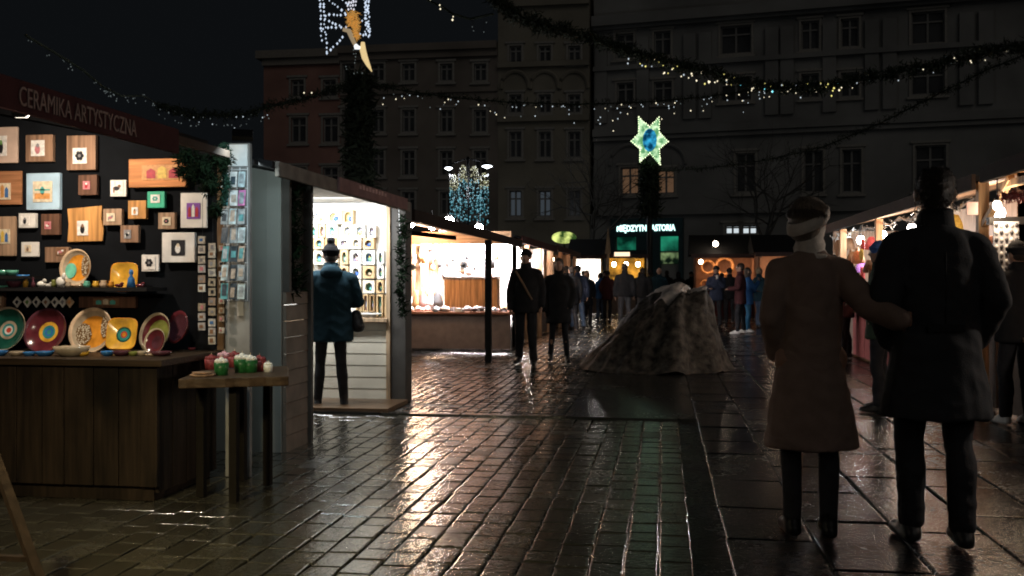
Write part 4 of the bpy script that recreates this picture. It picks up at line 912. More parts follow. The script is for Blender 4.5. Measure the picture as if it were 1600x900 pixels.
# the next two stalls: open along the lane
REDEAVE = M('dusky_red_eave', (.075, .035, .032), .85, spec=.15)
def lane_stall(name, label, xf, sgn, y0, y1, zt, posts, bulbs, power, wallm, eave, goods, lpower=None, wallx=1.6, cz=.82, lining=None):
    """a stall with its long open side on the lane; sgn=-1 to the left of it, +1 to the right"""
    t = thing(name, label, 'market stall', (xf + sgn * .8, (y0 + y1) / 2, 0))
    x_ = lambda d: xf + sgn * d
    b = MB(); b.bb(min(x_(0), x_(-.04)), y0, zt - .15, max(x_(0), x_(-.04)), y1, zt); b.build('fascia', eave, t)
    b = MB(); slab(b, x_(.002), y0, x_(2.4), y1, zt - .02, zt + .55); b.build('roof', ROOFM, t)
    b = MB(); slab(b, x_(.03), y0 + .02, x_(2.3), y1 - .02, zt - .075, zt + .45, .02); b.build('roof_lining', lining or ORANGEW, t)
    for py in posts:
        b = MB(); b.bb(min(x_(.10), x_(.2)), py - .05, 0.002, max(x_(.10), x_(.2)), py + .05, zt - .12); b.build('post', ORANGEZ, t)
    b = MB(); b.bb(min(x_(.22), x_(.27)), y0 + .1, .04, max(x_(.22), x_(.27)), y1 - .1, cz - .04); b.build('counter', BRTABLE, t)
    b = MB(); b.bb(min(x_(.12), x_(.95)), y0 + .06, cz - .038, max(x_(.12), x_(.95)), y1 - .06, cz); b.build('counter_top', ORANGEW, t)
    b = MB(); b.bb(min(x_(wallx), x_(wallx + .04)), y0, 0, max(x_(wallx), x_(wallx + .04)), y1, zt + .15); b.build('back_wall', wallm, t)
    b = MB(); b.bb(min(x_(.3), x_(wallx)), y1 - .05, 0, max(x_(.3), x_(wallx)), y1, zt - .06); b.build('end_wall', wallm, t)
    for (d, yy, zz, r, m) in bulbs: bulb(t, (x_(d), yy, zz), r, m)
    for (d, yy, zz, pw, col) in lpower or []: lamp('POINT', (x_(d), yy, zz), pw, col, .1)
    return t, x_
s4, x4 = lane_stall('market_stall', 'white lit stall with pale posts just past the orange stall, red eave', -2.74, -1, 19.25, 25.5, 2.2, (19.4, 21.2, 23.4, 25.4), [(.7, 20.3, 2.0, .07, STRONGBULB), (.7, 22.2, 2.0, .07, STRONGBULB), (.7, 24.2, 2.0, .07, STRONGBULB)], 0, TARPW, REDEAVE, None, [(.75, 20.6, 1.9, 300, (1, .9, .88)), (.75, 23.2, 1.9, 280, (1, .9, .84))])
s5, x5 = lane_stall('market_stall', 'farther dim stall with pale posts behind the walking couple on the left', -2.74, -1, 25.7, 33.0, 2.25, (25.9, 28.2, 30.6, 32.8), [(.7, 27.2, 2.0, .07, WARMBULB), (.7, 31, 2.0, .07, WARMBULB)], 0, ORANGEZ, REDEAVE, None, [(.75, 28.5, 1.9, 45, (1, .8, .65))])
for i in range(34):
    k, gi = R.randrange(4), R.choice([0, 1, 2, 2, 2]); yy = R.uniform(19.5, 25.3)
    bauble((x4(R.uniform(.4, 1.4)), yy, R.uniform(1.0, 1.95)), R.uniform(.05, .10), GLASS[gi], f'{GN[gi]} {KN[k]} hanging in the white lit stall past the orange one', k, f'{GN[gi]} {KN[k]}s of the white lit stall')
for i in range(26):
    gi = R.choice([0, 1, 1, 3]); r = R.uniform(.05, .1); b = MB(); b.lathe([(.001, 0), (r, 0), (r * 1.1, r * .9), (r * .5, r * 1.8), (.001, r * 2)], (x4(R.uniform(.2, .8)), R.uniform(19.5, 25.3), .82), 10)
    tag(b.build('trinket', TR[gi], smooth=True), f'small {TN[gi]} jar on the counter of the white lit stall', 'trinket', f'{TN[gi]} jars of the white lit stall')
# ------------------------------------------------------------------ right side of the lane
XR = 3.05
r1, xr1 = lane_stall('market_stall', 'wooden stall at the right edge with a diagonal brace and a hanging bulb', XR, 1, 4.6, 10.15, onX(1600, 239, XR).z, (6.4,), [], 0, ORANGEW, M('black_eave', (.014, .012, .012), .85, spec=.1), None, None, wallx=2.2, cz=.8)
zr = onX(1600, 239, XR).z; PY = onX(1535, 330, XR + .12).y
LP = wood('bright_post', (.50, .34, .20), 'z')
b = MB(); b.bb(XR + .07, PY - .05, .002, XR + .17, PY + .05, zr - .1); b.build('post', LP, r1, bevel=.004)
b = MB(); b.bar((XR + .12, PY - .06, onX(1532, 352, XR + .12).z), (XR + .12, PY - .85, zr - .14), .06, .06); b.build('brace', LP, r1, bevel=.004)
b = MB(); b.bb(XR + .10, 4.7, zr - .22, XR + .18, 10.1, zr - .16); b.build('beam', LP, r1)
bulb(r1, onY(1558, 321, 9.75), .042, M('soft_bulb', (1, .9, .8), emit=7, ecol=(1, .88, .74), var=0), .25); bulb(r1, (XR + .55, 5.6, 2.0), .055, WHITEBULB, .25); lamp('POINT', (XR + .5, 5.6, 1.9), 85, (1, .88, .76), .08)  # second bulb and its point lamp added out of view to light the couple
lamp('POINT', onY(1566, 328, 9.75), 20, (1, .74, .50), .08)
b = MB(); b.bb(XR + .3, 10.1, .0, XR + 2.2, 10.14, zr - .05); b.build('end_wall', ORANGEW, r1)
p0 = onY(1545, 346, 10.0); b = MB(); b.bb(p0.x, 9.98, p0.z - .03, p0.x + 1.6, 10.08, p0.z + .04); b.build('dark_shelf', M('black_shelf', (0.015, 0.014, 0.014), .5), r1)
PAN = M('tray_board', (.42, .42, .44), .4); TN_ = [M('trinket_pewter', (.10, .10, .11), .3, metal=.5), M('trinket_bone', (.62, .60, .58), .4)]
pt_ = thing('display_board', 'grey display board with rows of small pewter pieces at the right stall', 'display board', onY(1575, 420, 9.9))
pA = onY(1553, 425, 9.9); pB = onY(1592, 346, 9.9); b = MB(); b.bb(pA.x, 9.9, pA.z, pB.x, 9.93, pB.z); b.build('board', PAN, pt_)
for j in range(7):
    for i in range(5):
        cx = pA.x + (pB.x - pA.x) * (i + .5) / 5; cz = pA.z + (pB.z - pA.z) * (j + .5) / 7
        b = MB(); b.sph((cx, 9.892, cz), (.017, .008, .022), 8, 5); b.build('pewter_piece', TN_[(i + j) % 2], pt_, smooth=True)
b = MB()
for k in range(60):
    p = onY(1566 + k * .75, 300 + 10 * abs(math.sin(k * .5)), 9.6); tuft(b, p, .035, 7, .04)
b.tube([onY(1566 + k * .75, 300 + 10 * abs(math.sin(k * .5)), 9.6) for k in range(60)], .012, 5)
tag(b.build('tinsel', M('red_tinsel', (.16, .035, .035), .4, var=.4, scale=30)), 'red tinsel strung above the bulb of the right stall', 'tinsel')
b = MB(); p = onY(1518, 326, 9.98); b.bb(p.x - .05, 9.95, p.z - .06, p.x + .05, 9.97, p.z + .06); tag(b.build('price_card', M('pinkish_card', (.5, .35, .33), .6)), 'blank pinkish card pinned beside the bright post on the right', 'card')
r2, xr2 = lane_stall('market_stall', 'long bright stall seen between the two heads on the right', XR, 1, 10.4, 20.6, 2.36, (12.6, 15.6, 18.6), [(.6, 11.6, 2.05, .06, WHITEBULB), (.6, 13.6, 2.08, .07, WHITEBULB), (.6, 15.5, 2.08, .07, WHITEBULB), (.6, 17.5, 2.08, .07, WHITEBULB), (.6, 19.4, 2.08, .07, WHITEBULB)], 0, wood('pale_lit_wall', (.36, .26, .19), 'z'), M('brown_eave', (.032, .022, .018), .85, spec=.1), None,
                    [(.7, 12.0, 1.95, 55, (1, .80, .60)), (.7, 15.2, 1.95, 75, (1, .84, .70)), (.7, 18.4, 1.95, 130, (.84, .94, 1))], wallx=1.9)
CLOTHN = ['blue', 'rust', 'purple', 'mustard', 'cream', 'red', 'brown']
CLOTH = [M('knit_' + n, c, .8, var=.35, scale=40, bump=.4, bscale=90) for n, c in zip(CLOTHN, ((.06, .14, .40), (.42, .16, .07), (.25, .10, .30), (.45, .30, .06), (.65, .58, .48), (.42, .06, .06), (.16, .09, .05)))]
for i in range(72):
    gi = R.choice([0, 1, 1, 2, 3, 4, 5, 6, 6, 6]); yy = 10.8 + i * .132; d = R.uniform(.3, .6); zz = R.uniform(1.15, 1.95)
    b = MB()
    if i % 3 == 0:                                  # knitted hat
        b.lathe([(.001, .22), (.06, .2), (.105, .1), (.12, 0), (.11, -.01), (.001, .02)], (xr2(d), yy, zz), 12); nm = 'knitted hat'
    elif i % 3 == 1:                                # folded scarf
        rg = [[(xr2(d) + sx, yy + sy, zz + .02 * math.sin(k) - k * .09) for sx, sy in ((-.03, -.08), (.03, -.08), (.04, .08), (-.02, .08))] for k in range(6)]; b.loft(rg[::-1]); nm = 'hanging scarf'
    else:                                           # mitten pair
        for s_ in (-1, 1): b.sph((xr2(d), yy + s_ * .05, zz), (.03, .045, .1), 8, 6); b.rcone((xr2(d), yy + s_ * .05, zz), (xr2(d), yy + s_ * .1, zz + .03), .022, .018, 8)
        nm = 'mitten pair'
    tag(b.build(nm.replace(' ', '_'), CLOTH[gi], smooth=True), f'{CLOTHN[gi]} {nm} hanging at the front of the long bright right stall', 'knitwear', f'{CLOTHN[gi]} {nm}s of the right stall')
b = MB()
for k in range(40): tuft(b, (xr2(.25), 11 + k * .24, 2.16 + .03 * math.sin(k * 1.3)), .06, 6, .06)
b.tube([(xr2(.25), 11 + k * .24, 2.16 + .03 * math.sin(k * 1.3)) for k in range(40)], .012, 5)
tag(b.build('tinsel', M('pale_tinsel', (.6, .62, .6), .3, var=.3)), 'pale tinsel along the front edge of the long bright right stall', 'tinsel')
pr_ = MB(); 
for k in range(14): pr_.bb(XR + .19, 10.9 + k * .5, .05, XR + .215, 11.38 + k * .5, .80 - .01 * (k % 2))
tag(pr_.build('counter_cloth', M('dull_red_cloth', (.24, .05, .05), .8)), 'dull red cloth hung on the counter of the long bright right stall', 'cloth')
# ------------------------------------------------------------------ cross row at the far end
def far_stall(px0, px1, Y, label, zt, zroof, col, wallm, power, bulbs, eave, inner=None):
    x0, x1 = onY(px0, 440, Y).x, onY(px1, 440, Y).x
    t = thing('market_stall', label, 'market stall', ((x0 + x1) / 2, Y + 1, 0))
    b = MB(); b.bb(x0 - .2, Y - .35, zt - .12, x1 + .2, Y - .3, zt + .03); b.build('fascia', eave, t)
    b = MB(); b.add([(x0 - .25, Y - .298, zt), (x1 + .25, Y - .298, zt), (x1 + .25, Y + 1.2, zroof), (x0 - .25, Y + 1.2, zroof), (x1 + .25, Y + 2.7, zt), (x0 - .25, Y + 2.7, zt)], [(0, 1, 2, 3), (3, 2, 4, 5), (0, 3, 5), (1, 4, 2)]); b.build('roof', ROOFM, t)
    b = MB(); b.bb(x0, Y, 0, x1, Y + .06, .95); b.build('counter', inner or BRTABLE, t)
    b = MB(); b.bb(x0 - .03, Y - .08, .952, x1 + .03, Y + .5, 1.0); b.build('counter_top', ORANGEW, t)
    b = MB(); b.bb(x0, Y + 2.0, 0, x1, Y + 2.05, zt - .02); b.bb(x0 - .06, Y + .07, 0, x0 - .003, Y + 2.0, zt - .02); b.bb(x1 + .003, Y + .07, 0, x1 + .06, Y + 2.0, zt - .02); b.build('back_wall', wallm, t)
    for k in range(bulbs): bulb(t, (x0 + (x1 - x0) * (k + .5) / bulbs, Y + .5, zt - .35), .09, WHITEBULB if col[2] > .7 else WARMBULB)
    lamp('AREA', ((x0 + x1) / 2, Y + .7, zt - .15), power, col, x1 - x0 - .3, ((x0 + x1) / 2, Y + 1.6, 0), sy=.4)
    return t, x0, x1
YF = 41.0
far_stall(896, 938, YF, 'far stall with a blazing white inside behind the left walkers', 2.35, 3.1, (1, .93, .82), TARPW, 95, 3, M('far_eave', (.05, .03, .028), .7))
t6, fx0, fx1 = far_stall(949, 1006, YF - 1, 'far stall with yellow drapes and a lit strip on its eave', 2.35, 2.6, (1, .74, .36), M('yellow_drape', (.40, .25, .05), .8, var=.9, scale=2.2), 48, 3, M('far_eave', (.05, .03, .028), .7))
b = MB(); p0, p1 = onY(960, 398, YF - 1.37), onY(984, 398, YF - 1.37); b.bb(p0.x, YF - 1.40, p0.z - .06, p1.x, YF - 1.352, p0.z + .1); b.build('light_strip', M('strip_glow', (1, .8, .6), emit=1.6, ecol=(1, .72, .48), var=0, sample=False), t6)
b = MB(); p0 = onY(950, 398, YF - 1.5); b.tube([(p0.x, YF - 1.5, 0), (p0.x, YF - 1.5, 2.4)], .05, 8); b.build('flag_pole', PALEWOOD, t6); b = MB(); b.add([(p0.x - .12, YF - 1.5, 2.4), (p0.x + .12, YF - 1.5, 2.4), (p0.x + .06, YF - 1.45, 2.4), (p0.x, YF - 1.5, 3.5)], [(0, 1, 3), (1, 2, 3), (2, 0, 3)]); b.build('pennant', PALEWOOD, t6)
t7, gx0, gx1 = far_stall(1088, 1180, YF - 3, 'far stall with a red counter and warm round wreaths beyond the tarp mound', 2.3, 3.1, (1, .66, .40), M('dim_orange_wall', (.22, .10, .055), .7), 36, 0, M('far_eave', (.05, .03, .028), .7), M('deep_red_front', (.14, .025, .022), .7))
bulb(t7, onY(1095, 409, YF - 2.6), .08, WARMBULB)
for k, (px, py, rr) in enumerate(((1106, 417, 10), (1132, 416, 13), (1102, 445, 7), (1129, 440, 7))):
    p = onY(px, py, YF - 1.6); r = rr / FPX * 38; b = MB(); n = 20
    for i in range(n): a0, a1 = 2 * PI * i / n, 2 * PI * (i + 1) / n; b.rcone(p + Vector((r * math.cos(a0), 0, r * math.sin(a0))), p + Vector((r * math.cos(a1), 0, r * math.sin(a1))), r * .22, r * .22, 6)
    tag(b.build('bread_wreath', M('bread_crust', (.34, .15, .05), .5, var=.4), smooth=True), f'{["upper left", "big upper right", "lower left", "lower right"][k]} round bread wreath in the far red countered stall', 'bread', 'bread wreaths of the far stall')
b = MB(); p0, p1 = onY(1131, 452, YF - 3.2), onY(1150, 462, YF - 3.2); b.bb(p0.x, YF - 3.24, p1.z, p1.x, YF - 3.01, p0.z); b.build('price_board', M('pale_board', (.45, .38, .32), .6), t7)
far_stall(1188, 1250, YF - 5, 'dim far stall half hidden behind the woman in the brown coat', 2.3, 3.0, (1, .75, .5), M('dim_orange_wall', (.22, .10, .055), .7), 40, 1, M('far_eave', (.05, .03, .028), .7))
b = MB(); p = onY(1118, 381, YF - 3.4); b.sph(p, .10, 10, 8); b.tube([p, p + Vector((0, .5, .1))], .03, 6); tag(b.build('roof_lamp', WARMBULB, smooth=True), 'small round lamp on the roof of the far red countered stall', 'lamp')
# glowing oval sign at the left end of the cross row
b = MB(); pc = onY(881, 371, YF + 3); n = 18
GLS = glowmat('oval_sign_glow', (.02, .05, .01), (.75, .85, .25), 1.4, 2.2)
b.loft([[pc + Vector((.55 * math.cos(2 * PI * i / n), d, .27 * math.sin(2 * PI * i / n))) for i in range(n)] for d in (0, .15)])
osn = tag(b.build('lit_sign', GLS), 'yellow green glowing oval sign above the left stall roofs', 'lit sign')
b = MB(); b.tube([pc + Vector((0, .2, -.2)), Vector((pc.x, pc.y + .2, 0))], .05, 8); b.build('pole', DARKMETAL, osn)
# ------------------------------------------------------------------ tarp covered mound in the lane
mb = onZ(1022, 583); mb = Vector((mb.x, mb.y + .75, 0)); hz = P(1074, 445, 14.4).z
NT, NR_ = 150, 60
apx = onZ(1080, 583).x - mb.x; vs = []; fs = []
def mound_pt(th, r):
    ex = .97 + .08 * noise.noise((math.cos(th) * 1.3, math.sin(th) * 1.3, 4)); ey = .95
    bx, by = ex * math.cos(th), ey * math.sin(th)
    if math.cos(th) > 0: bx *= .98
    ax, ay = apx, .15
    fold = .022 * math.sin(th * 9 + 3.5 * noise.noise((th, r * 2, 1))) * r + .17 * noise.noise((bx * r * 2.2, by * r * 2.2, 7)) + .10 * noise.noise((bx * r * 5, by * r * 5, 2)) + .035 * noise.noise((bx * r * 12, by * r * 12, 5)) + .018 * noise.noise((bx * r * 26, by * r * 26, 9))
    cc = math.cos(th); s = min(1, max(0, (r - .17) / .83)); prof = 1 - s ** (1.6 + 1.9 * max(0, min(1, (cc + .1) / .7)))
    flare = .14 * (max(0, r - .80) / .20) ** 2
    k = r ** .85
    x = ax * (1 - r) + bx * (1 + flare) * r; y = ay * (1 - r) + by * (1 + flare) * r
    return (mb.x + x + fold * math.cos(th) * .6, mb.y + y + fold * math.sin(th) * .6, max(.006, (hz - .06) * prof * (1 - .35 * max(0, (r - .9) / .1)) + fold * (1 - .55 * r)))
for j in range(1, NR_ + 1):
    for i in range(NT): vs.append(mound_pt(2 * PI * i / NT, j / NR_))
vs.append((mb.x + apx, mb.y + .15, hz + .0))
for j in range(NR_ - 1):
    for i in range(NT): a = j * NT + i; c = j * NT + (i + 1) % NT; fs.append((a, a + NT, c + NT, c))
for i in range(NT): fs.append((len(vs) - 1, i, (i + 1) % NT))
b = MB(); b.add(vs, fs)
TARP = M('wet_brown_tarp', (.052, .047, .041), .75, var=.85, scale=10, bump=1.0, bscale=34, spec=.25)
mo = tag(b.build('covered_mound', TARP, smooth=True), 'wet brown tarpaulin covered mound standing in the middle of the lane', 'mound')
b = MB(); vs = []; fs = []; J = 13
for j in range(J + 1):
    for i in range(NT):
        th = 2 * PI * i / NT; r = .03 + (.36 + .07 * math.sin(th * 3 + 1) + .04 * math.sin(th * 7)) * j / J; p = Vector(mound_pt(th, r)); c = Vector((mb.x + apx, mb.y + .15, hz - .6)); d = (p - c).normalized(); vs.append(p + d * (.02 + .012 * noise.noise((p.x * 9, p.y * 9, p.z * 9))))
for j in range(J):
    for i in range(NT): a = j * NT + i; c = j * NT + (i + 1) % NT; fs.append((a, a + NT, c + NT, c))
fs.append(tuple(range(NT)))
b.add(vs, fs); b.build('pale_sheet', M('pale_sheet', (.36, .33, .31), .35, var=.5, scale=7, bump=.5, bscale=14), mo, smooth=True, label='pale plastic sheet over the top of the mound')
# ------------------------------------------------------------------ spruce garlands with drop lights
BLUEW = M('icicle_light', (1, 1, 1), emit=.8, ecol=(.80, .92, 1), var=0, sample=False)
WARML = M('warm_drop_light', (1, 1, 1), emit=1.5, ecol=(1, .88, .62), var=0, sample=False)
YELL = M('gold_drop_light', (1, 1, 1), emit=1.3, ecol=(.95, .85, .25), var=0, sample=False)
DIML = M('dim_drop_light', (1, 1, 1), emit=.14, ecol=(.8, .95, .95), var=0, sample=False)
CYAN = M('cyan_drop_light', (1, 1, 1), emit=1.6, ecol=(.2, .85, 1), var=0, sample=False)
GARL = M('garland_green', (0.020, 0.030, 0.018), 0.8, var=.5, scale=20)
def icos(c, r):
    c = Vector(c); v = [c + Vector(a) * r for a in ((1, 0, 0), (-1, 0, 0), (0, 1, 0), (0, -1, 0), (0, 0, 1.3), (0, 0, -1.3))]
    return v, [(0, 2, 4), (2, 1, 4), (1, 3, 4), (3, 0, 4), (2, 0, 5), (1, 2, 5), (3, 1, 5), (0, 3, 5)]
BULBME = {}
def garland(label, pts, thick, tn, lights, name='light_garland', strand=True, smat=None):
    """pts: (px, py, depth); lights: list of (px, py, depth, r_px, material)"""
    w = [P(*p) for p in pts]; path = []
    for k in range(len(w) - 1):
        for s_ in range(12): path.append(w[k].lerp(w[k + 1], s_ / 12))
    path.append(w[-1])
    t = thing(name, label, 'garland', w[0]); b = MB()
    for p in path: tuft(b, p + Vector((R.gauss(0, .25), R.gauss(0, .25), R.gauss(0, .25))) * thick, thick, tn, thick * .62)
    b.tube(path, .02, 5); b.build('spruce_rope', GARL, t)
    for (px, py, d, rp, m) in lights:
        p = P(px, py, d); r = rp * .85 * d / FPX
        key = m.name
        if key not in BULBME:
            q = MB(); q.add(*icos((0, 0, 0), 1.0)); me = bpy.data.meshes.new('bulb_' + key); me.from_pydata([tuple(v) for v in q.v], [], q.f); me.materials.append(m); BULBME[key] = me
        o = bpy.data.objects.new('bulb', BULBME[key]); C.objects.link(o); o.parent = t; o.location = p - w[0]; o.scale = (r, r, r); LOCM[o.name] = LOCM[t.name]
    if strand and lights:
        b = MB(); 
        for (px, py, d, rp, m) in lights:
            p = P(px, py, d); q = min(path, key=lambda a: (a - p).length); b.tube([p, Vector((p.x, p.y, max(q.z, p.z + .03)))], .003, 3)
        b.build('drop_wire', M('drop_wire', (.05, .05, .05), .5), t)
    return t
def lerp_y(pts, x):
    for a, c in zip(pts, pts[1:]):
        if min(a[0], c[0]) <= x <= max(a[0], c[0]): k = (x - a[0]) / (c[0] - a[0]); return a[1] + (c[1] - a[1]) * k, a[2] + (c[2] - a[2]) * k
    return pts[-1][1:]
RL = random.Random(5)
# left swag from the column towards the camera side
p_ = [(540, 132, 27), (490, 150, 26.5), (430, 165, 26), (370, 180, 25), (300, 178, 24), (250, 165, 23)]
L_ = []
for k in range(40): x = RL.uniform(248, 420); y, d = lerp_y(p_, x); L_.append((x, y + RL.uniform(2, 20), d, RL.uniform(.8, 1.3), BLUEW if RL.random() < .3 else DIML))
L_ += [(475, 145, 26, 1.4, WARML), (487, 145, 26, 1.4, WARML)]
garland('dark spruce garland with few white lights swagging left from the angel column', p_, .14, 40, L_)
p_ = [(250, 165, 23), (225, 150, 20), (190, 150, 18), (160, 135, 17), (130, 110, 16), (90, 85, 15), (40, 55, 14)]
L_ = []
for k in range(46): x = RL.uniform(42, 245); y, d = lerp_y(p_, x); L_.append((x, y + RL.uniform(-2, 12), d, RL.uniform(.8, 1.4), DIML))
garland('thin string of faint drop lights above the red name board', p_, .015, 1, L_, name='light_string')
# level swag from the column to the right
p_ = [(575, 128, 27.5), (620, 140, 28), (700, 152, 29), (800, 160, 30), (900, 163, 31), (1000, 160, 32), (1100, 152, 32.5), (1180, 140, 33), (1260, 128, 33.5)]
L_ = []
for k in range(98): x = RL.uniform(598, 1225); y, d = lerp_y(p_, x); L_.append((x, y + abs(RL.gauss(0, 13)) + 2, d, RL.uniform(.7, 1.35), RL.choice([BLUEW, BLUEW, DIML, WARML])))
garland('long level spruce garland with white drop lights across the middle above the star', p_, .13, 30, L_)
# heavy near garland, top centre to right
p_ = [(768, -10, 15), (800, 22, 15.2), (850, 40, 15.6), (900, 55, 16), (960, 72, 16.5), (1020, 90, 17), (1090, 108, 17.5), (1160, 128, 18), (1230, 137, 18), (1300, 134, 17.6), (1380, 118, 17), (1460, 100, 16.4), (1540, 84, 15.8), (1640, 62, 15)]
L_ = []
for k in range(26): x = RL.uniform(1000, 1120); y, d = lerp_y(p_, x); L_.append((x, y + RL.uniform(2, 22), d, RL.uniform(1.0, 1.9), RL.choice([WARML, WARML, YELL, BLUEW])))
for k in range(48): x = RL.uniform(1120, 1320); y, d = lerp_y(p_, x); L_.append((x, y + RL.uniform(-4, 18), d, RL.uniform(1.0, 2.0), RL.choice([WARML, YELL, YELL, WARML, BLUEW, CYAN])))
for k in range(22): x = RL.uniform(1320, 1600); y, d = lerp_y(p_, x); L_.append((x, y + RL.uniform(-8, 16), d, RL.uniform(.9, 1.8), RL.choice([WARML, DIML, BLUEW])))
L_ += [(982, 92, 16.6, 1.6, BLUEW), (981, 99, 16.6, 1.6, BLUEW)]
garland('thick spruce garland with warm and gold lights drooping from top centre to the right edge', p_, .125, 60, L_)
p_ = [(668, 0, 17), (690, 10, 16.5), (708, 22, 16), (735, 30, 15.6), (770, 22, 15.2)]
L_ = [(672, 1, 17, 1.8, WARML), (687, 8, 16.5, 1.4, WARML), (688, 14, 16.5, 1.6, WARML), (707, 31, 16, 2, WARML), (708, 26, 16, 1.3, WARML), (738, 42, 15.6, 1, DIML), (756, 50, 15.6, 1, DIML), (760, 35, 15.5, 1, DIML), (740, 48, 15.6, 1, DIML)]
garland('thin loop of warm lights left of the thick garland at the top edge', p_, .02, 2, L_, name='light_string', smat=None)
p_ = [(1640, 70, 22), (1540, 110, 24), (1450, 155, 26), (1370, 195, 28), (1290, 228, 30), (1200, 250, 33), (1110, 262, 36), (1030, 268, 39)]
garland('unlit dark spruce garland sloping across the grey palace on the right', p_, .13, 26, [])
# ------------------------------------------------------------------ spruce clad columns
def column(px, pyt, zb, d, w0, w1, label, name='spruce_column'):
    base = P(px, 440, d); base.z = 0; zt_ = P(px, pyt, d).z
    t = thing(name, label, 'column', base); b = MB()
    N_ = int((zt_ - zb) / .16)
    for k in range(N_):
        z = zb + (zt_ - zb) * (k + .5) / N_; r = w0 + (w1 - w0) * k / N_; r *= 1 + .18 * math.sin(k * 1.1)
        for a in range(7): tuft(b, (base.x + r * .62 * math.cos(a * .9 + k), base.y + r * .62 * math.sin(a * .9 + k), z), r * .48, 16, .28)
    b.build('spruce_cladding', GARL, t)
    b = MB(); b.tube([(base.x, base.y, 0), (base.x, base.y, zt_ + .1)], .12, 10); b.build('pole', DARKMETAL, t)
    return t, base, zt_
ca, cbase, czt = column(562, 118, 0, 27.5, .50, .34, 'tall dark spruce clad column that carries the angel of lights')
column(1015, 255, 3.9, 39.5, .40, .34, 'dark spruce clad column under the green star')
# ------------------------------------------------------------------ angel of lights
D = 27.2
ag = thing('light_angel', 'angel figure of white light dots blowing a gold horn, atop the left spruce column', 'light figure', P(548, 100, D))
ICE = M('angel_white_light', (1, 1, 1), emit=1.0, ecol=(.70, .82, 1), var=0, sample=False)
def dots(root, name, segs, step, rp, d, mat, jit=.8):
    b = MB()
    for (x0, y0, x1, y1) in segs:
        L = math.hypot(x1 - x0, y1 - y0); n = max(1, int(L / step))
        for k in range(n + 1): b.add(*icos(P(x0 + (x1 - x0) * k / n + RL.uniform(-jit, jit), y0 + (y1 - y0) * k / n + RL.uniform(-jit, jit), d + RL.uniform(-.1, .1)), rp * RL.uniform(.7, 1.25) * d / FPX))
    o = b.build(name, mat, root); o['kind'] = 'stuff'; return o
dots(ag, 'wing_lights', [(499, -20, 503, 62), (504, -20, 508, 50), (509, 55, 511, 80), (511, 82, 536, 58), (508, 24, 540, 23), (505, 45, 540, 42), (514, 0, 538, 20), (508, 30, 530, 40), (520, -20, 545, 8)], 6.0, 1.7, D, ICE, 1.3)
dots(ag, 'robe_lights', [(576, -20, 577, 55), (570, 10, 577, 56), (562, 52, 576, 56), (568, -5, 578, 25), (566, 34, 577, 40), (572, 0, 572, 54)], 4.6, 1.7, D, ICE, 1.6)
dots(ag, 'head_lights', [(541, 5, 556, 3), (543, 9, 556, 8), (545, 14, 553, 14), (546, -6, 552, 0)], 3.4, 1.9, D, M('angel_head_light', (1, 1, 1), emit=.9, ecol=(.85, .85, .95), var=0, sample=False))
GOLDL = M('gold_tinsel_glow', (.5, .3, .08), .4, emit=.32, ecol=(1, .52, .12), var=.5, scale=20, sample=False)
b = MB()
for (xx, yy, rr) in ((551, 22, .12), (553, 30, .13), (556, 38, .11), (556, 48, .11), (549, 36, .08), (557, 55, .08), (546, 28, .07)): tuft(b, P(xx, yy, D), rr * 1.2, 60, .12)
b.build('gold_body', GOLDL, ag)
WHT = M('angel_sleeve_glow', (.9, .8, .6), emit=.75, ecol=(1, .86, .62), var=0, sample=False)
b = MB(); b.tube([P(536, 46, D), P(545, 48, D), P(552, 64, D), P(557, 74, D)], [.05, .07, .06, .05], 8); b.build('sleeve', M('angel_cuff', (.8, .6, .35), emit=.3, ecol=(1, .75, .45), var=0, sample=False), ag)
b = MB(); b.tube([P(553, 66, D), P(557, 74, D), P(563, 75, D)], [.03, .075, .04], 8); b.build('hand_glow', M('angel_hand', (1, 1, 1), emit=1.2, ecol=(.9, .95, 1), var=0, sample=False), ag)
b = MB(); b.tube([P(567, 66, D), P(567, 78, D), P(570, 90, D), P(575, 101, D), P(581, 112, D)], [.05, .085, .085, .06, .012], 10); b.build('horn', M('horn_glow', (.9, .6, .2), emit=.75, ecol=(1, .74, .36), var=.3, scale=6, sample=False), ag, smooth=True)
dots(ag, 'hanging_lights', [(552, 78, 552, 84), (556, 84, 554, 98), (541, 104, 541, 108), (553, 114, 566, 114)], 4, .9, D, DIML)
# ------------------------------------------------------------------ star of lights
DS = 39.0
sc_ = P(1015, 219, DS); sr = thing('light_star', 'six pointed pale green star of lights with a blue centre', 'light star', sc_)
STARM = glowmat('star_glow', (.10, .30, .12), (.75, 1.0, .62), 1.25, 5.0)
STARB = glowmat('star_blue_glow', (.0, .04, .10), (.05, .55, .95), 1.0, 4.0)
k_ = DS / FPX
tips = [(-28, 0), (-16, -35), (0, -18), (17, -36), (28, 2), (18, 38), (2, 20), (-13, 36)]
outl = [(-29, 1), (-17, -11), (-17, -36), (0, -21), (15, -36), (15, -13), (29, 2), (15, 14), (17, 38), (1, 20), (-15, 34), (-15, 13)]
b = MB(); b.prism([(x * k_, -y * k_) for x, y in outl[::-1]], lambda a, c, t: sc_ + RT * a + Vector((0, 0, c)) + FW * t, 0, .18); b.build('star_body', STARM, sr)
b = MB(); n = 14; b.prism([(11 * k_ * math.cos(2 * PI * i / n), 18 * k_ * math.sin(2 * PI * i / n)) for i in range(n)], lambda a, c, t: sc_ + RT * a + Vector((0, 0, c)) + FW * t, -.06, -.004); b.build('star_centre', STARB, sr)
STD = M('star_dot', (1, 1, 1), emit=2.4, ecol=(.9, 1, .6), var=0, sample=False)
segs = [(1015 + outl[i][0], 219 + outl[i][1], 1015 + outl[(i + 1) % 12][0], 219 + outl[(i + 1) % 12][1]) for i in range(12)]
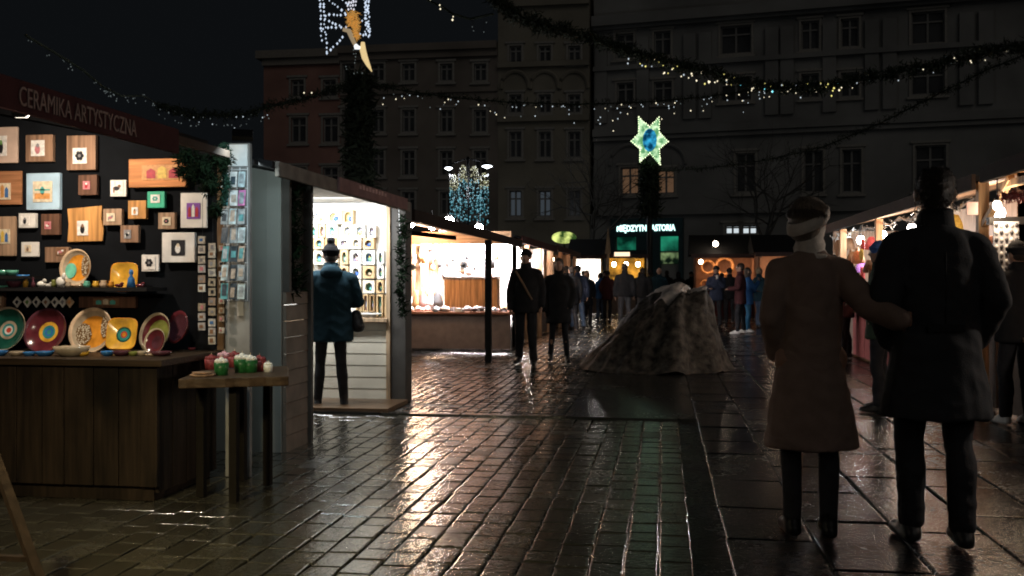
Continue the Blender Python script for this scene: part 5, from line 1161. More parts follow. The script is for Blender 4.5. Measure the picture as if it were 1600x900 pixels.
dots(sr, 'edge_lights', segs, 3.4, .9, DS - .05, STD, .5)
# ------------------------------------------------------------------ candles of light on the street lamp
DC = 45.0
lp = P(731, 440, DC); lp.z = 0
sl = thing('street_lamp', 'tall street lamp with two white lamp heads behind the left stalls', 'street lamp', lp)
zl = P(731, 262, DC).z
b = MB(); b.tube([lp, (lp.x, lp.y, zl + .5)], [.09, .06], 10); b.build('pole', DARKMETAL, sl, smooth=True)
LH = M('lamp_head_glow', (1, 1, 1), emit=6, ecol=(.86, .93, 1), var=0)
for (px, py, rr) in ((701, 263, 6.5), (761, 260, 8.5)):
    p = P(px, py, DC); r = rr * DC / FPX; b = MB(); b.tube([(lp.x, lp.y, zl + .42), p + Vector((0, 0, .16))], .035, 8); b.build('arm', DARKMETAL, sl)
    b = MB(); b.lathe([(.01, -.10), (r, 0), (.01, .10)], p, 14); b.build('lamp_head', LH, sl)
    b = MB(); b.lathe([(r * .9, .045), (r * .5, .10), (.01, .16)], p, 14); b.build('lamp_cap', DARKMETAL, sl)
    lamp('POINT', p - Vector((0, .0, .3)), 260, (.9, .95, 1), .15)
cg = thing('light_candles', 'cluster of four candles made of cyan and cream lights on the street lamp', 'light candles', P(733, 350, DC))
CY = [M('candle_cyan', (1, 1, 1), emit=.62, ecol=(.30, .78, .95), var=0, sample=False), M('candle_teal', (1, 1, 1), emit=.25, ecol=(.12, .55, .68), var=0, sample=False)]
CRM = M('candle_cream', (1, 1, 1), emit=.36, ecol=(.86, .84, .46), var=0, sample=False)
for (x0, x1, yt, yb_, wob) in ((703, 717, 272, 340, 0), (718, 730, 258, 345, 0), (734, 748, 260, 347, 0), (750, 763, 270, 351, 0)):
    b = MB(); b.cur = 0; xm = (x0 + x1) / 2; n = 130
    for k in range(n):
        a = RL.uniform(0, 2 * PI); yy = RL.uniform(yt + 20, yb_); xx = xm + (x1 - x0) / 2 * math.cos(a)
        b.cur = 0 if RL.random() < .5 else 1; b.add(*icos(P(xx, yy, DC - .2 + .2 * math.sin(a)), RL.uniform(.6, 1.15) * DC / FPX))
    b.build('candle_body', CY, cg)['kind'] = 'stuff'
    b = MB()
    for k in range(60):
        yy = yt + 26 * RL.random() ** 1.0; f = min(1, (yy - yt + 3) / 10); xx = xm + RL.uniform(-1, 1) * (x1 - x0) / 2 * f; b.add(*icos(P(xx, yy, DC - .2 + RL.uniform(-.15, .15)), RL.uniform(.7, 1.3) * DC / FPX))
    b.build('candle_flame', CRM, cg)['kind'] = 'stuff'
b = MB(); b.cur = 0
for (x0, x1) in ((703, 763),):
    for yy in (275, 310, 348): b.tube([P(x0, yy, DC - .02), P(x1, yy, DC - .02)], .02, 5)
for xx in (703, 717, 730, 748, 763): b.tube([P(xx, 272, DC - .02), P(xx, 350, DC - .02)], .015, 5)
b.build('candle_frame', DARKMETAL, cg)
# ------------------------------------------------------------------ bare trees
BARK = M('bare_bark', (.045, .042, .038), .8, var=.3)
def tree(px, d, h, seed, label):
    rr = random.Random(seed); base = P(px, 440, d); base.z = 0
    t = thing('bare_tree', label, 'tree', base); tr = MB(); cw = MB()
    tr.tube([base, base + Vector((.05, 0, h * .18)), base + Vector((-.03, .05, h * .34))], [.16, .13, .11], 8)
    def grow(p, dr, L, r, lv):
        q = p + dr * L * .5 + Vector((rr.gauss(0, .05), rr.gauss(0, .05), 0)) * L; e = q + (dr + Vector((rr.gauss(0, .15), rr.gauss(0, .15), .06))).normalized() * L * .5
        cw.tube([p, q, e], [r, r * .8, r * .6], 5 if lv < 3 else 3)
        if lv >= 5: return
        for k in range(3 if lv < 3 else 2):
            nd = (dr + Vector((rr.gauss(0, .55), rr.gauss(0, .55), rr.gauss(.08, .35)))).normalized(); grow(e if k else q, nd, L * rr.uniform(.62, .82), r * .58, lv + 1)
    for k in range(4): grow(base + Vector((-.03, .05, h * .33)), Vector((rr.gauss(0, .5), rr.gauss(0, .5), 1)).normalized(), h * .24, .085, 0)
    tr.build('trunk', BARK, t, smooth=True); cw.build('crown', BARK, t)
tree(925, 52, 9.0, 3, 'bare leafless tree before the narrow ornate house')
tree(1195, 48, 9.5, 8, 'bare leafless tree before the grey palace behind the brown coated woman')
# ------------------------------------------------------------------ people
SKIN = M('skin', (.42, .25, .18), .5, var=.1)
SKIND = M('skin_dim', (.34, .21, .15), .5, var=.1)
HAIRD = M('dark_hair', (.022, .016, .012), .45, var=.5, scale=60, bump=.8, bscale=120, stretch=(6, 6, .8))
HAIRB = M('brown_hair', (.05, .035, .025), .45, var=.5, scale=40, bump=.9, bscale=120, stretch=(5, 5, 1))
HAIRW = M('ash_brown_hair', (.17, .135, .105), .4, var=.5, scale=40, bump=.9, bscale=120, stretch=(5, 5, 1))
HAIRG = M('light_hair', (.25, .19, .12), .4, var=.5, scale=40, bump=.9, bscale=120, stretch=(5, 5, 1))
SHOEB = M('black_shoe', (.015, .015, .016), .35)
SHOEW = M('white_shoe', (.65, .63, .60), .5)
EYEW = M('eye_white', (.7, .68, .65), .2, var=0); EYED = M('eye_dark', (.02, .015, .012), .2, var=0)
def wool(name, col, **k): return M(name, col, .92, var=.14, scale=k.get('scale', 9), bump=.3, bscale=k.get('bscale', 160), spec=.12)
COATN = {n: wool('coat_' + n.replace(' ', '_'), c) for n, c in {'black': (.017, .0175, .019), 'charcoal': (.020, .020, .022), 'coal': (.026, .027, .030), 'brown': (.175, .122, .10), 'navy': (.028, .036, .062), 'teal': (.012, .032, .045), 'grey': (.07, .07, .073), 'blue': (.03, .10, .26), 'green': (.04, .06, .04), 'maroon': (.05, .018, .02), 'olive': (.06, .06, .035), 'tan': (.22, .15, .09)}.items()}
TROU = {n: M('trousers_' + n, c, .85, var=.18, scale=12, bump=.3, bscale=120, spec=.15) for n, c in {'black': (.022, .022, .025), 'grey': (.07, .07, .075), 'jeans': (.05, .075, .12), 'blue': (.03, .11, .20), 'tan': (.17, .13, .09)}.items()}
def remesh(b, name, mat, vox, smooth=6, parent=None, label=None, folds=0.0):
    me = bpy.data.meshes.new(name); me.from_pydata([tuple(v) for v in b.v], [], b.f); me.update()
    bm = bmesh.new(); bm.from_mesh(me); bmesh.ops.recalc_face_normals(bm, faces=bm.faces); bm.to_mesh(me); bm.free()
    o = bpy.data.objects.new(name + '_tmp', me); C.objects.link(o)
    m = o.modifiers.new('r', 'REMESH'); m.mode = 'VOXEL'; m.voxel_size = vox; m.use_smooth_shade = True
    if smooth: s_ = o.modifiers.new('s', 'SMOOTH'); s_.iterations = smooth; s_.factor = .5
    dg = bpy.context.evaluated_depsgraph_get(); dg.update()
    me2 = bpy.data.meshes.new_from_object(o.evaluated_get(dg)); bpy.data.objects.remove(o)
    me2.name = name; me2.materials.clear(); me2.materials.append(mat)
    if folds:
        nl = [v.normal.copy() for v in me2.vertices]; sd_ = R.uniform(0, 50)
        for v, n_ in zip(me2.vertices, nl):
            c = v.co; a = noise.noise((c.x * 5 + sd_, c.y * 5, c.z * 3.2)); e = noise.noise((c.x * 13, c.y * 13 + sd_, c.z * 9)); g_ = 1 - abs(noise.noise((c.x * 7 + sd_, c.y * 7, c.z * 11 + 4 * c.x))) * 2
            v.co = c + n_ * folds * (a * 1.3 + e * .6 + g_ * .7)
    for p in me2.polygons: p.use_smooth = True; p.material_index = 0
    q = bpy.data.objects.new(name, me2); C.objects.link(q)
    if parent is not None: q.parent = parent; LOCM[q.name] = LOCM[parent.name]
    else: LOCM[q.name] = Matrix.Identity(4)
    if label: q['label'] = label
    return q
def V(*a): return Vector(a)
def hand(b, wr, dr, pn, side, s=1.0, curl=.5):
    """palm, four unequal bent fingers, a thumb from the side of the palm"""
    dr = Vector(dr).normalized(); pn = (Vector(pn) - dr * Vector(pn).dot(dr)).normalized(); sd = dr.cross(pn) * side
    wr = Vector(wr)
    for k, L in enumerate((.072, .08, .075, .06)):
        off = sd * (.030 - .020 * k) * s
        kn = wr + dr * (.088 - .004 * abs(k - 1)) * s + off
        b.rcone(wr + off * .55 + dr * .012 * s, kn, .0145 * s, .0115 * s, 8)
        d1 = (dr * math.cos(curl * .7) + pn * math.sin(curl * .7)).normalized(); d2 = (dr * math.cos(curl * 1.7) + pn * math.sin(curl * 1.7)).normalized()
        m_ = kn + d1 * L * .5 * s; b.rcone(kn, m_, .0105 * s, .0095 * s, 8); b.rcone(m_, m_ + d2 * L * .5 * s, .0095 * s, .0078 * s, 8)
    t0 = wr + sd * .026 * s + dr * .03 * s; t1 = t0 + (sd * .8 + dr * .75 + pn * .35).normalized() * .042 * s
    b.rcone(t0, t1, .0145 * s, .0115 * s, 8); b.rcone(t1, t1 + (dr + pn * .5).normalized() * .034 * s, .011 * s, .009 * s, 8)
def strands(root, H_, hr, hm, s, bob):
    """fine locks lying on the hair so that its outline is not smooth"""
    b = MB(); rr = random.Random(9)
    for k in range(1500 if bob else 1900):
        a = rr.uniform(0, 2 * PI); z = rr.uniform(.045 if bob else -.075, .118); ry = .108 if bob else .1; rx = .1 if bob else .087
        if math.sin(a) > .35 and z < .075: continue
        q = math.sqrt(max(0, 1 - (max(0, z - .02) / .115) ** 2)); p = Vector((rx * q * math.cos(a), -.018 + ry * q * math.sin(a), z - (.006 if z > .08 else 0)))
        n = Vector((p.x / rx ** 2, (p.y + .018) / ry ** 2, max(0, z - .02) / .0132)).normalized()
        d = (Vector((rr.gauss(0, .5), rr.gauss(-.2, .5), -1 if z < .09 else rr.gauss(0, .6))) + n * .25); d = (d - n * d.dot(n) * .88).normalized(); e = d.cross(n).normalized()
        L = rr.uniform(.025, .045) if bob else rr.uniform(.012, .024) * (.6 if z > .08 else 1); w = .0022
        v = [p - e * w, p + e * w, p + d * L * .6 + n * .004 + e * w * .8, p + d * L + n * .007, p + d * L * .6 + n * .004 - e * w * .8]
        b.add([H_(*x) for x in v], [(0, 1, 2, 3, 4)])
    b.build('hair_locks', hm, root, local=True)
def person(foot, h, rz, label, coat='black', legs='black', hem=.78, hemw=None, build=1.0, vox=.022, hair='short', hairm=None, stride=.0, step=.04,
           arms=('down', 'down'), headyaw=0.0, shoes=None, skirt=0.0, hatm=None, group='people walking between the stalls', lean=0.0, coatlab=None, extras=None, sp=1.0, collar=True, legw=1.0, dirs=None):
    s = h / 1.76; root = thing('person', label, 'person', (foot.x, foot.y, 0), rz, group)
    def X(p): return Vector((p[0] * s, p[1] * s + lean * max(0, p[2] - .9) * s, p[2] * s))
    near = vox < .015
    hip = [V(-.088, 0, .93), V(.088, 0, .93)]
    kn = [V(-.098 - step * .3, .03 + stride * .35, .50), V(.098 + step * .3, .03 - stride * .25, .50)]
    ank = [V(-.10 - step, stride * .5, .085), V(.10 + step, -stride * .55, .085 + abs(stride) * .10)]
    sh = [V(-.172 * build, 0, 1.395), V(.172 * build, 0, 1.395)]
    el, wr, hd, pn = [None, None], [None, None], [None, None], [None, None]
    for k, a in enumerate(arms):
        g_ = -1 if k == 0 else 1
        if a == 'down': el[k] = V(g_ * .235 * build, -.03, 1.14); wr[k] = V(g_ * .245 * build, .03, .90); hd[k] = V(0, .12, -1); pn[k] = V(-g_, 0, 0)
        elif a == 'swing': el[k] = V(g_ * .235 * build, -.10, 1.15); wr[k] = V(g_ * .24 * build, .0, .92); hd[k] = V(0, .3, -1); pn[k] = V(-g_, 0, 0)
        elif a == 'pocket': el[k] = V(g_ * .248 * build, -.06, 1.15); wr[k] = V(g_ * .195 * build, .05, .965); hd[k] = V(-g_ * .75, .35, -1); pn[k] = V(-g_, 0, 0)
        elif a == 'front': el[k] = V(g_ * .24 * build, .02, 1.14); wr[k] = V(g_ * .13, .24, 1.12); hd[k] = V(-g_ * .6, 1, .1); pn[k] = V(-g_ * .3, 0, -1)
        elif a == 'up': el[k] = V(g_ * .23 * build, .12, 1.18); wr[k] = V(g_ * .10, .26, 1.36); hd[k] = V(-g_ * .3, .3, 1); pn[k] = V(-g_, -.4, 0)
        elif a == 'link': el[k] = V(g_ * .262, -.16, 1.21); wr[k] = V(g_ * .375, -.275, 1.155); hd[k] = V(g_ * .8, .6, -.05); pn[k] = V(-.2, 1, 0)
    b = MB()
    # continuous body: core, neck, head with face, limbs, hands
    b.rcone(X((0, 0, 1.0)), X((0, 0, 1.32)), .105 * s, .115 * s); b.rcone(X((-.1, 0, 1.36)), X((.1, 0, 1.36)), .075 * s, .075 * s)
    b.rcone(X((0, -.005, 1.40)), X((0, .01, 1.56)), .056 * s, .052 * s)
    hc = X((0, .012, 1.645)); hr = Matrix.Rotation(headyaw, 3, 'Z')
    H_ = lambda x, y, z: hc + hr @ (Vector((x, y, z)) * s)
    b.sph(hc, (.074 * s, .094 * s, .108 * s), 16, 12, hr); b.sph(H_(0, .022, -.048), (.058 * s, .068 * s, .066 * s), 14, 10, hr)
    b.rcone(H_(0, .092, .004), H_(0, .108, -.026), .010 * s, .0135 * s, 8)                    # nose
    b.rcone(H_(-.03, .083, .022), H_(.03, .083, .022), .011 * s, .011 * s, 8)                  # brow
    b.rcone(H_(-.018, .080, -.058), H_(.018, .080, -.058), .009 * s, .009 * s, 8)              # mouth
    b.rcone(H_(-.012, .07, -.092), H_(.012, .07, -.092), .017 * s, .017 * s, 8)                # chin
    for g_ in (-1, 1) if hair != 'bob' else (): b.sph(H_(g_ * .084, -.006, -.008), (.012 * s, .02 * s, .032 * s), 8, 6, hr)
    for k in (0, 1):
        b.rcone(X(hip[k]), X(kn[k]), .064 * s, .040 * s); b.rcone(X(kn[k]), X(ank[k]), .040 * s, .030 * s); b.rcone(X(ank[k]), X(ank[k] + V(0, .12, -.05)), .035 * s, .028 * s)
        b.rcone(X(sh[k]), X(el[k]), .048 * s, .038 * s); b.rcone(X(el[k]), X(wr[k]), .038 * s, .026 * s)
        hand(b, X(wr[k]), hd[k], pn[k], (1 if k == 0 else -1) * (1), s)
    b.rcone(X(hip[0]), X(hip[1]), .1 * s, .1 * s); b.rcone(X((0, 0, .95)), X((0, 0, 1.1)), .1 * s, .1 * s)
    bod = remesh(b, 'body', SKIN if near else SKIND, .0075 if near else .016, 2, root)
    for g_ in (-1, 1):
        q = MB(); q.sph(H_(g_ * .031, .078, .006), .0115 * s, 8, 6); q.cur = 1; q.sph(H_(g_ * .031, .0845, .006), .0062 * s, 8, 6); q.build('eye', [EYEW, EYED], bod, smooth=True, local=True)
    # trousers or tights
    b = MB(); w_ = legw
    for k in (0, 1): b.rcone(X(hip[k] * 1 - V(0, 0, .04)), X(kn[k]), .088 * s * w_, .066 * s * w_); b.rcone(X(kn[k]), X(kn[k] * .62 + ank[k] * .38 + V(0, -.022, 0)), .063 * s * w_, .066 * s * w_); b.rcone(X(kn[k] * .62 + ank[k] * .38 + V(0, -.02, 0)), X(ank[k] + V(0, 0, .02)), .065 * s * w_, (.046 if w_ < .9 else .058) * s)
    b.rcone(X(hip[0] + V(.03, 0, 0)), X(hip[1] - V(.03, 0, 0)), .10 * s, .10 * s)
    for v in b.v: v.z = max(v.z, .06 * s)
    remesh(b, 'tights' if w_ < .9 else 'trousers', TROU[legs], vox * .8, 3, root, folds=(.003 if w_ < .9 else .007) * s)
    # shoes
    for k in (0, 1):
        b = MB(); a = ank[k]; up = a.z - .085
        b.rcone(X(a + V(0, 0, -.01)), X(a + V(0, -.025, -.045)), .047 * s, .044 * s); b.rcone(X(a + V(0, -.03, -.05)), X(a + V(0 + (.02 if k else -.02), .155, -.055)), .043 * s, .036 * s); b.rcone(X(a + V(0, .0, .0)), X(a + V(0, .1, -.04)), .045 * s, .038 * s)
        if shoes == 'boot': b.rcone(X(a + V(0, 0, .0)), X(a + V(0, -.003, .05)), .047 * s, .044 * s)
        for v in b.v: v.z = max(v.z, (up + .003) * s)
        remesh(b, 'boot' if shoes == 'boot' else 'shoe', shoes if isinstance(shoes, bpy.types.Material) else SHOEB, .010 if near else .016, 2, root)
    # coat: lofted trunk + sleeves as one surface
    b = MB(); n = 20; W_ = build; hw = hemw or (.205 * W_, .15)
    prof = [(1.505, .062, .060), (1.48, .090, .075), (1.455, .125 * W_, .092), (1.41, .165 * W_, .108), (1.34, .190 * W_, .124), (1.2, .190 * W_, .134), (1.06, .178 * W_, .130), (.97, .188 * W_, .138)]
    for k in range(1, 6):
        z = .97 + (hem - .97) * k / 5
        if z < .97: prof.append((z, .188 * W_ + (hw[0] - .188 * W_) * k / 5, .138 + (hw[1] - .138) * k / 5))
    rings = []
    for (z, rx, ry) in prof:
        f = max(0, (1.0 - z)) * 1.0
        rings.append([X((rx * (1 + f * .10 * math.sin(3 * t + 1) + f * .04 * math.sin(8 * t)) * math.cos(t), ry * (1 + f * .07 * math.sin(4 * t)) * math.sin(t) + f * stride * .05, z)) for t in [2 * PI * i / n for i in range(n)]])
    b.loft(rings)
    for k in (0, 1):
        sl = wr[k] + (wr[k] - el[k]).normalized() * .005
        aw = .82 + .18 * min(1.1, max(.6, (build - .6) / .4)); b.rcone(X(sh[k] + V(0, 0, -.012)), X(el[k]), .078 * s * aw, .064 * s * aw, 14); b.rcone(X(el[k]), X(sl), .064 * s * aw, .052 * s * aw, 14)
        b.rcone(X((0, 0, 1.425)), X(sh[k] + V(0, 0, -.01)), .072 * s, .078 * s, 14)
    co = remesh(b, 'coat', COATN[coat], vox, 5 if near else 3, root, folds=(.0085 if hem > .5 else .0095) * s)
    if collar:
        b = MB(); rg = []
        for (z, r0, ry) in ((1.46, .088, .085), (1.50, .082, .080), (1.545, .078, .078), (1.55, .066, .066), (1.50, .062, .062)): rg.append([X((r0 * math.cos(t), ry * math.sin(t) + .005, z + .02 * (math.sin(t) < 0) - .0)) for t in [2 * PI * i / 20 for i in range(20)]])
        b.loft(rg, False); b.build('collar', COATN[coat], co, smooth=True, local=True)
    # hair / hats
    hm = hairm or HAIRD
    def blob(b, c, r, sy=0): b.sph(H_(*c), tuple(x * s for x in r), 18, 12, hr)
    if hair in ('short', 'long', 'bob'):
        b = MB(); blob(b, (0, -.016, .026), (.084, .098, .098)); blob(b, (0, -.04, -.015), (.074, .066, .075)); blob(b, (0, -.022, .042), (.084, .095, .078))
        if hair == 'long': blob(b, (0, -.045, -.09), (.088, .06, .14)); blob(b, (-.06, -.005, -.08), (.03, .05, .12)); blob(b, (.06, -.005, -.08), (.03, .05, .12))
        if hair == 'bob': blob(b, (0, -.012, .045), (.098, .108, .095)); blob(b, (0, -.04, -.02), (.088, .075, .085))
        remesh(b, 'hair', hm, .006 if near else .014, 1 if near else 2, root, folds=.004 * s if near else 0)
        if near: strands(root, H_, hr, hm, s, hair == 'bob')
    elif hair == 'bald': pass
    if hair in ('hat', 'pom', 'hood', 'cap'):
        b = MB(); blob(b, (0, -.008, .035), (.088, .104, .098))
        if hair == 'pom': blob(b, (0, -.03, .155), (.047, .047, .045))
        if hair == 'cap': b.rcone(H_(-.04, .09, .045), H_(.04, .09, .045), .02 * s, .02 * s)
        if hair != 'hood':
            ht = remesh(b, 'hat', hatm or COATN['black'], .012 if near else .014, 2, root)
            q = MB(); q.lathe([(.0885 * s, -.0), (.094 * s, .0), (.095 * s, .035 * s), (.089 * s, .038 * s)], (0, 0, 0), 24)
            for v in q.v: v.y *= 1.16; v.xyz = hc + hr @ (v + Vector((0, -.006 * s, .028 * s)))
            q.build('brim', hatm or COATN['black'], ht, smooth=True, local=True)
            b = MB(); blob(b, (0, -.035, -.02), (.072, .066, .06)); remesh(b, 'hair', hm, .014, 1, root)
        else: blob(b, (0, -.03, -.03), (.1, .09, .12)); remesh(b, 'hood', COATN[coat], vox, 3, root)
    if extras: extras(root, X, H_, s, co)
    return root
G = lambda px, py: onZ(px, py)
# --- the couple in front
def woman_x(root, X, H_, s, co):
    CRE = M('cream_knit', (.82, .74, .66), .9, var=.12, scale=60, bump=.5, bscale=140, sheen=.3)
    b = MB(); n = 36; rg = []
    for (dz, k) in ((-.032, 1.0), (-.026, 1.05), (0, 1.08), (.026, 1.05), (.032, 1.0), (.02, .96), (-.02, .96)):
        rg.append([H_(.097 * k * math.cos(t), -.012 + .109 * k * math.sin(t), .016 + dz + .056 * math.sin(t)) for t in [2 * PI * i / n for i in range(n)]])
    rg.append(rg[0]); b.loft(rg, False); b.build('headband', CRE, root, smooth=True, local=True)
    b = MB(); rg = []
    for (z, r) in ((1.44, .098), (1.475, .094), (1.50, .078), (1.525, .082), (1.555, .070), (1.60, .078), (1.625, .074), (1.60, .062), (1.46, .06)):
        rg.append([X((r * (1 + .05 * math.sin(3 * t + z * 20)) * math.cos(t), r * 1.02 * math.sin(t) + .008, z + .02 * math.sin(t + .6))) for t in [2 * PI * i / 32 for i in range(32)]])
    b.loft(rg, False); b.build('scarf', CRE, root, smooth=True, local=True)
wf = G(1266, 838)
woman = person(wf, 1.71, rad(2), 'woman in a knee length brown coat and cream headband holding the man’s arm', 'brown', 'black', hem=.47, hemw=(.240, .185), vox=.011, hair='bob', hairm=HAIRW, arms=('pocket', 'link'), headyaw=rad(-52), legw=.80, shoes='boot', step=-.012, stride=.05, extras=woman_x, build=.85, group='couple in front', collar=False)
mf = G(1462, 852)
def man_x(root, X, H_, s, co):
    pass
man = person(wf, 1.71, rad(2), 'woman in a knee length brown coat and cream headband holding the man’s arm', 'brown', 'black', hem=.47, hemw=(.240, .185), vox=.011, hair='bob', hairm=HAIRW, arms=('pocket', 'link'), headyaw=rad(-52), legw=.80, shoes='boot', step=-.012, stride=.05, extras=woman_x, build=.85, group='couple in front', collar=False)
mf = G(1462, 852)
def man_x(root, X, H_, s, co):
    b = MB(); b.tube([X((0, -.137, z)) for z in (1.36, 1.2, 1.06, .97)] + [X((0, -.150, .8)), X((0, -.155, .66))], .003, 5); b.build('back_seam', COATN['black'], co, local=True)
    for z in (.76,):
        b = MB(); b.box(X((0, -.141, 1.02)), (.16 * s, .006, .035 * s)); b.build('half_belt', COATN['black'], co, local=True)
man = person(mf, 1.86, rad(4), 'tall man in a thigh length black coat seen from behind beside the woman', 'coal', 'black', hem=.60, hemw=(.255, .19), vox=.011, hair='short', arms=('pocket', 'pocket'), headyaw=rad(-8), stride=.16, step=-.01, build=1.03, extras=man_x, group='couple in front', legw=1.02)
# --- customer at the white kiosk
def cust_x(root, X, H_, s, co):
    b = MB(); b.sph(X((0, -.085, 1.46)), (.125 * s, .075 * s, .075 * s), 16, 10); b.sph(X((0, -.07, 1.5)), (.10 * s, .08 * s, .05 * s), 14, 8); remesh(b, 'hood', COATN['teal'], .014, 4, co)
    b = MB(); b.rcone(X((.27, .02, 1.0)), X((.29, .0, .88)), .06 * s, .075 * s); remesh(b, 'bag', SHOEB, .012, 2, root)
person(G(517, 638), 1.68, rad(22), 'customer in a dark teal hooded jacket and pom hat facing the white kiosk', 'teal', 'black', hem=.72, hemw=(.235, .17), vox=.013, hair='pom', hatm=M('black_knit', (.008, .008, .009), .95, spec=.1), arms=('front', 'front'), shoes='boot', step=.035, build=1.22, extras=cust_x, legw=.88, stride=.10, group=None)
# --- walking pair in the middle
def strap_x(root, X, H_, s, co):
    b = MB(); b.tube([X((.14, .10, 1.43)), X((.02, .15, 1.25)), X((-.12, .15, 1.0))], .016 * s, 6); b.build('bag_strap', M('tan_strap', (.2, .13, .08), .6), co, local=True)
person(G(822, 571), 1.80, rad(176), 'tall walker in black coat and hat coming down the lane, left of the pair', 'charcoal', 'black', hem=.80, vox=.02, hair='hat', arms=('swing', 'down'), stride=.22, build=1.0, extras=strap_x)
person(G(873, 566), 1.68, rad(186), 'long haired walker in a short dark coat, right of the pair', 'black', 'black', hem=.66, hemw=(.22, .17), vox=.02, hair='long', hairm=HAIRB, arms=('pocket', 'down'), stride=.14, legw=.8, shoes='boot', build=1.0)
# --- right edge man, child
person(G(1590, 664), 1.66, rad(20), 'person in a black padded jacket with pale shoes cut by the right edge', 'black', 'black', hem=.80, vox=.016, hair='hat', arms=('front', 'front'), shoes=SHOEW, step=.0, build=1.15, stride=.08, group=None)
def vest_x(root, X, H_, s, co):
    b = MB(); b.sph(X((-.02, -.11, 1.30)), (.10 * s, .05 * s, .10 * s), 12, 8); b.build('yellow_patch', M('hivis_yellow', (.42, .46, .05), .6), co, smooth=True, local=True)
person(G(1376, 643), 1.70, rad(70), 'person in blue knitted hat with a yellow patch on the jacket behind the couple', 'green', 'black', hem=.75, vox=.018, hair='hat', hatm=CLOTH[0], arms=('pocket', 'front'), extras=vest_x, group=None)
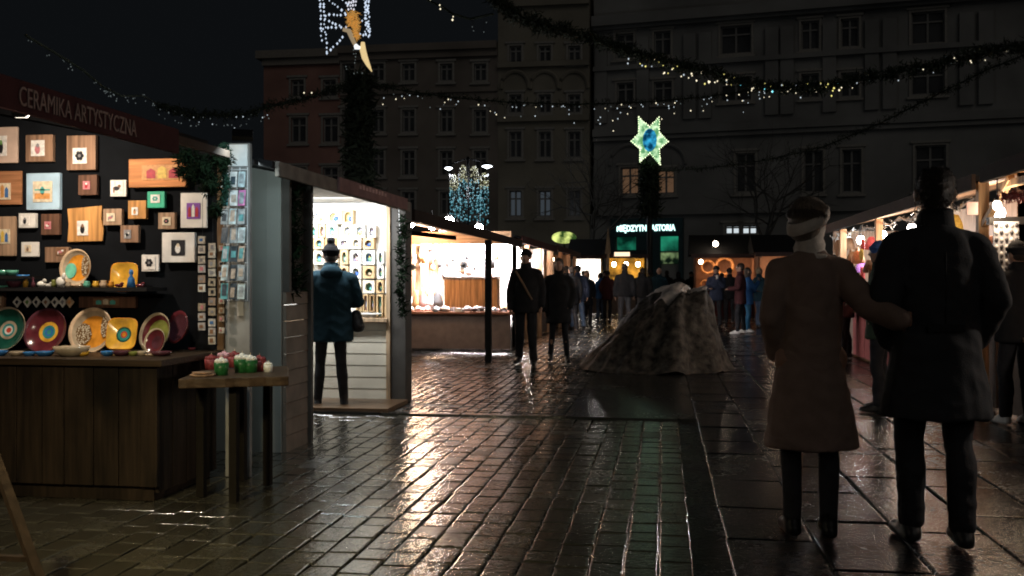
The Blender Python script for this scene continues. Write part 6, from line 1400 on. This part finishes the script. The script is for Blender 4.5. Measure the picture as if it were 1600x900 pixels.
# --- crowd further up the lane: px, foot, height, heading, clothes
crowd = [
 (1140, 505, 1.72, 20, 'black', 'black', 'hat', 'dark figure behind the maroon jacketed person near the brown coat', ('down', 'pocket'), .12, .78),
 (1128, 496, 1.62, -15, 'charcoal', 'black', 'long', 'long haired dark figure behind the one holding a pale drink', ('pocket', 'front'), .08, .70),
 (1300, 575, 1.70, 95, 'black', 'black', 'hat', 'dark shopper leaning to the bright right stall just past the brown coat', ('front', 'front'), .06, .76),
 (1322, 560, 1.64, 70, 'maroon', 'black', 'long', 'long haired shopper in maroon at the bright right stall between the couple', ('front', 'up'), .06, .74),
 (1312, 540, 1.75, 110, 'navy', 'jeans', 'short', 'shopper in navy farther along the bright right stall', ('front', 'pocket'), .06, .78),
 (1545, 600, 1.70, 60, 'black', 'black', 'hood', 'hooded dark shopper at the right stall behind the tall man', ('front', 'pocket'), .05, .76),
 (885, 508, 1.76, 5, 'black', 'black', 'hat', 'tall dark figure behind the long haired walker at the pale posts', ('down', 'down'), .15, .74),
 (912, 496, 1.70, -8, 'charcoal', 'black', 'short', 'dark figure before the blazing white stall, near the navy jacket', ('swing', 'down'), .18, .78),
 (945, 490, 1.74, 190, 'black', 'black', 'hat', 'dark hatted figure coming towards us left of the yellow drapes', ('down', 'down'), .2, .74),
 (1000, 494, 1.66, 12, 'charcoal', 'black', 'long', 'long haired dark figure right of the yellow drapes', ('pocket', 'down'), .1, .7),
 (1042, 490, 1.75, -6, 'black', 'black', 'short', 'dark bare headed figure above the left shoulder of the mound', ('down', 'down'), .12, .78),
 (903, 515, 1.74, 10, 'navy', 'jeans', 'hat', 'walker in navy jacket and jeans right behind the walking pair', ('down', 'swing'), .2, .78),
 (917, 512, 1.62, 200, 'black', 'black', 'long', 'long haired person in black coat beside the navy jacket', ('pocket', 'pocket'), .1, .7),
 (893, 520, 1.70, 30, 'charcoal', 'black', 'short', 'dark figure half hidden behind the long haired walker', ('down', 'down'), .1, .75),
 (938, 499, 1.60, 60, 'blue', 'jeans', 'short', 'person in a bright blue jacket facing the yellow draped stall', ('front', 'front'), .05, .78),
 (949, 500, 1.66, -10, 'maroon', 'black', 'hat', 'person in maroon jacket close to the bright blue jacket', ('pocket', 'pocket'), .05, .72),
 (976, 514, 1.80, 5, 'charcoal', 'grey', 'short', 'broad man in charcoal jacket and grey trousers walking up the lane', ('down', 'swing'), .25, .86),
 (1004, 508, 1.72, -5, 'black', 'grey', 'short', 'man in black jacket and grey trousers left of the tarp mound', ('down', 'down'), .18, .84),
 (1030, 505, 1.74, 185, 'teal', 'jeans', 'bald', 'bald person with teal collar facing us just left of the tarp mound', ('front', 'pocket'), .1, .8),
 (1017, 498, 1.66, 20, 'green', 'jeans', 'hat', 'person in green jacket behind the black jacketed man', ('down', 'pocket'), .12, .8),
 (1060, 492, 1.68, 0, 'charcoal', 'black', 'hood', 'hooded dark figure beyond the top of the tarp mound', ('down', 'down'), .1, .8),
 (1080, 490, 1.70, 190, 'black', 'black', 'hat', 'dark figure in hat beyond the right top of the tarp mound', ('pocket', 'down'), .1, .75),
 (1119, 512, 1.74, 165, 'navy', 'black', 'hat', 'person in navy jacket holding a pale drink right of the mound', ('up', 'front'), .1, .78),
 (1157, 522, 1.76, 80, 'maroon', 'black', 'short', 'person in maroon black jacket with white soled shoes near the brown coat', ('front', 'front'), .12, .74),
 (1168, 520, 1.66, -80, 'blue', 'blue', 'long', 'person in blue jacket and blue trousers with pale scarf near the brown coat', ('front', 'up'), .08, .76),
 (1186, 512, 1.70, -60, 'teal', 'jeans', 'short', 'light haired person in teal jacket peeping beside the brown coat', ('front', 'front'), .08, .78),
 (1205, 500, 1.68, 100, 'olive', 'black', 'hat', 'person in olive jacket mostly behind the brown coat', ('front', 'down'), .05, .76),
 (960, 488, 1.70, 15, 'black', 'black', 'short', 'far dark figure before the yellow drapes, left one', ('down', 'down'), .1, .78),
 (990, 486, 1.64, -20, 'navy', 'black', 'hat', 'far dark figure before the yellow drapes, right one', ('pocket', 'down'), .1, .78),
 (927, 486, 1.72, 10, 'charcoal', 'jeans', 'hood', 'far hooded figure before the blazing white stall', ('down', 'down'), .1, .78),
 (1100, 489, 1.66, -15, 'charcoal', 'black', 'short', 'far figure at the red countered stall behind the mound', ('front', 'front'), .05, .76),
]
for i, (px, py, h, hdg, ct, tr, hr_, lb, ar, stv, hm_) in enumerate(crowd):
    def drink(root, X, H_, s, co):
        b = MB(); b.lathe([(.001, 0), (.028 * s, 0), (.036 * s, .1 * s), (.001, .1 * s)], X((-.09, .29, 1.40)), 12); b.build('paper_cup', M('paper_cup', (.7, .68, .64), .5), root, local=True)
    person(G(px, py), h, rad(hdg), lb, ct, tr, hem=hm_, vox=.026, hair=hr_, hairm=HAIRG if 'light haired' in lb else (HAIRB if i % 3 == 0 else HAIRD), arms=ar, stride=stv, step=.03 * (i % 3) - .01, build=1.0 + .06 * (i % 3), shoes=SHOEW if 'white soled' in lb or 'blue trousers' in lb else None, extras=drink if 'drink' in lb else None)
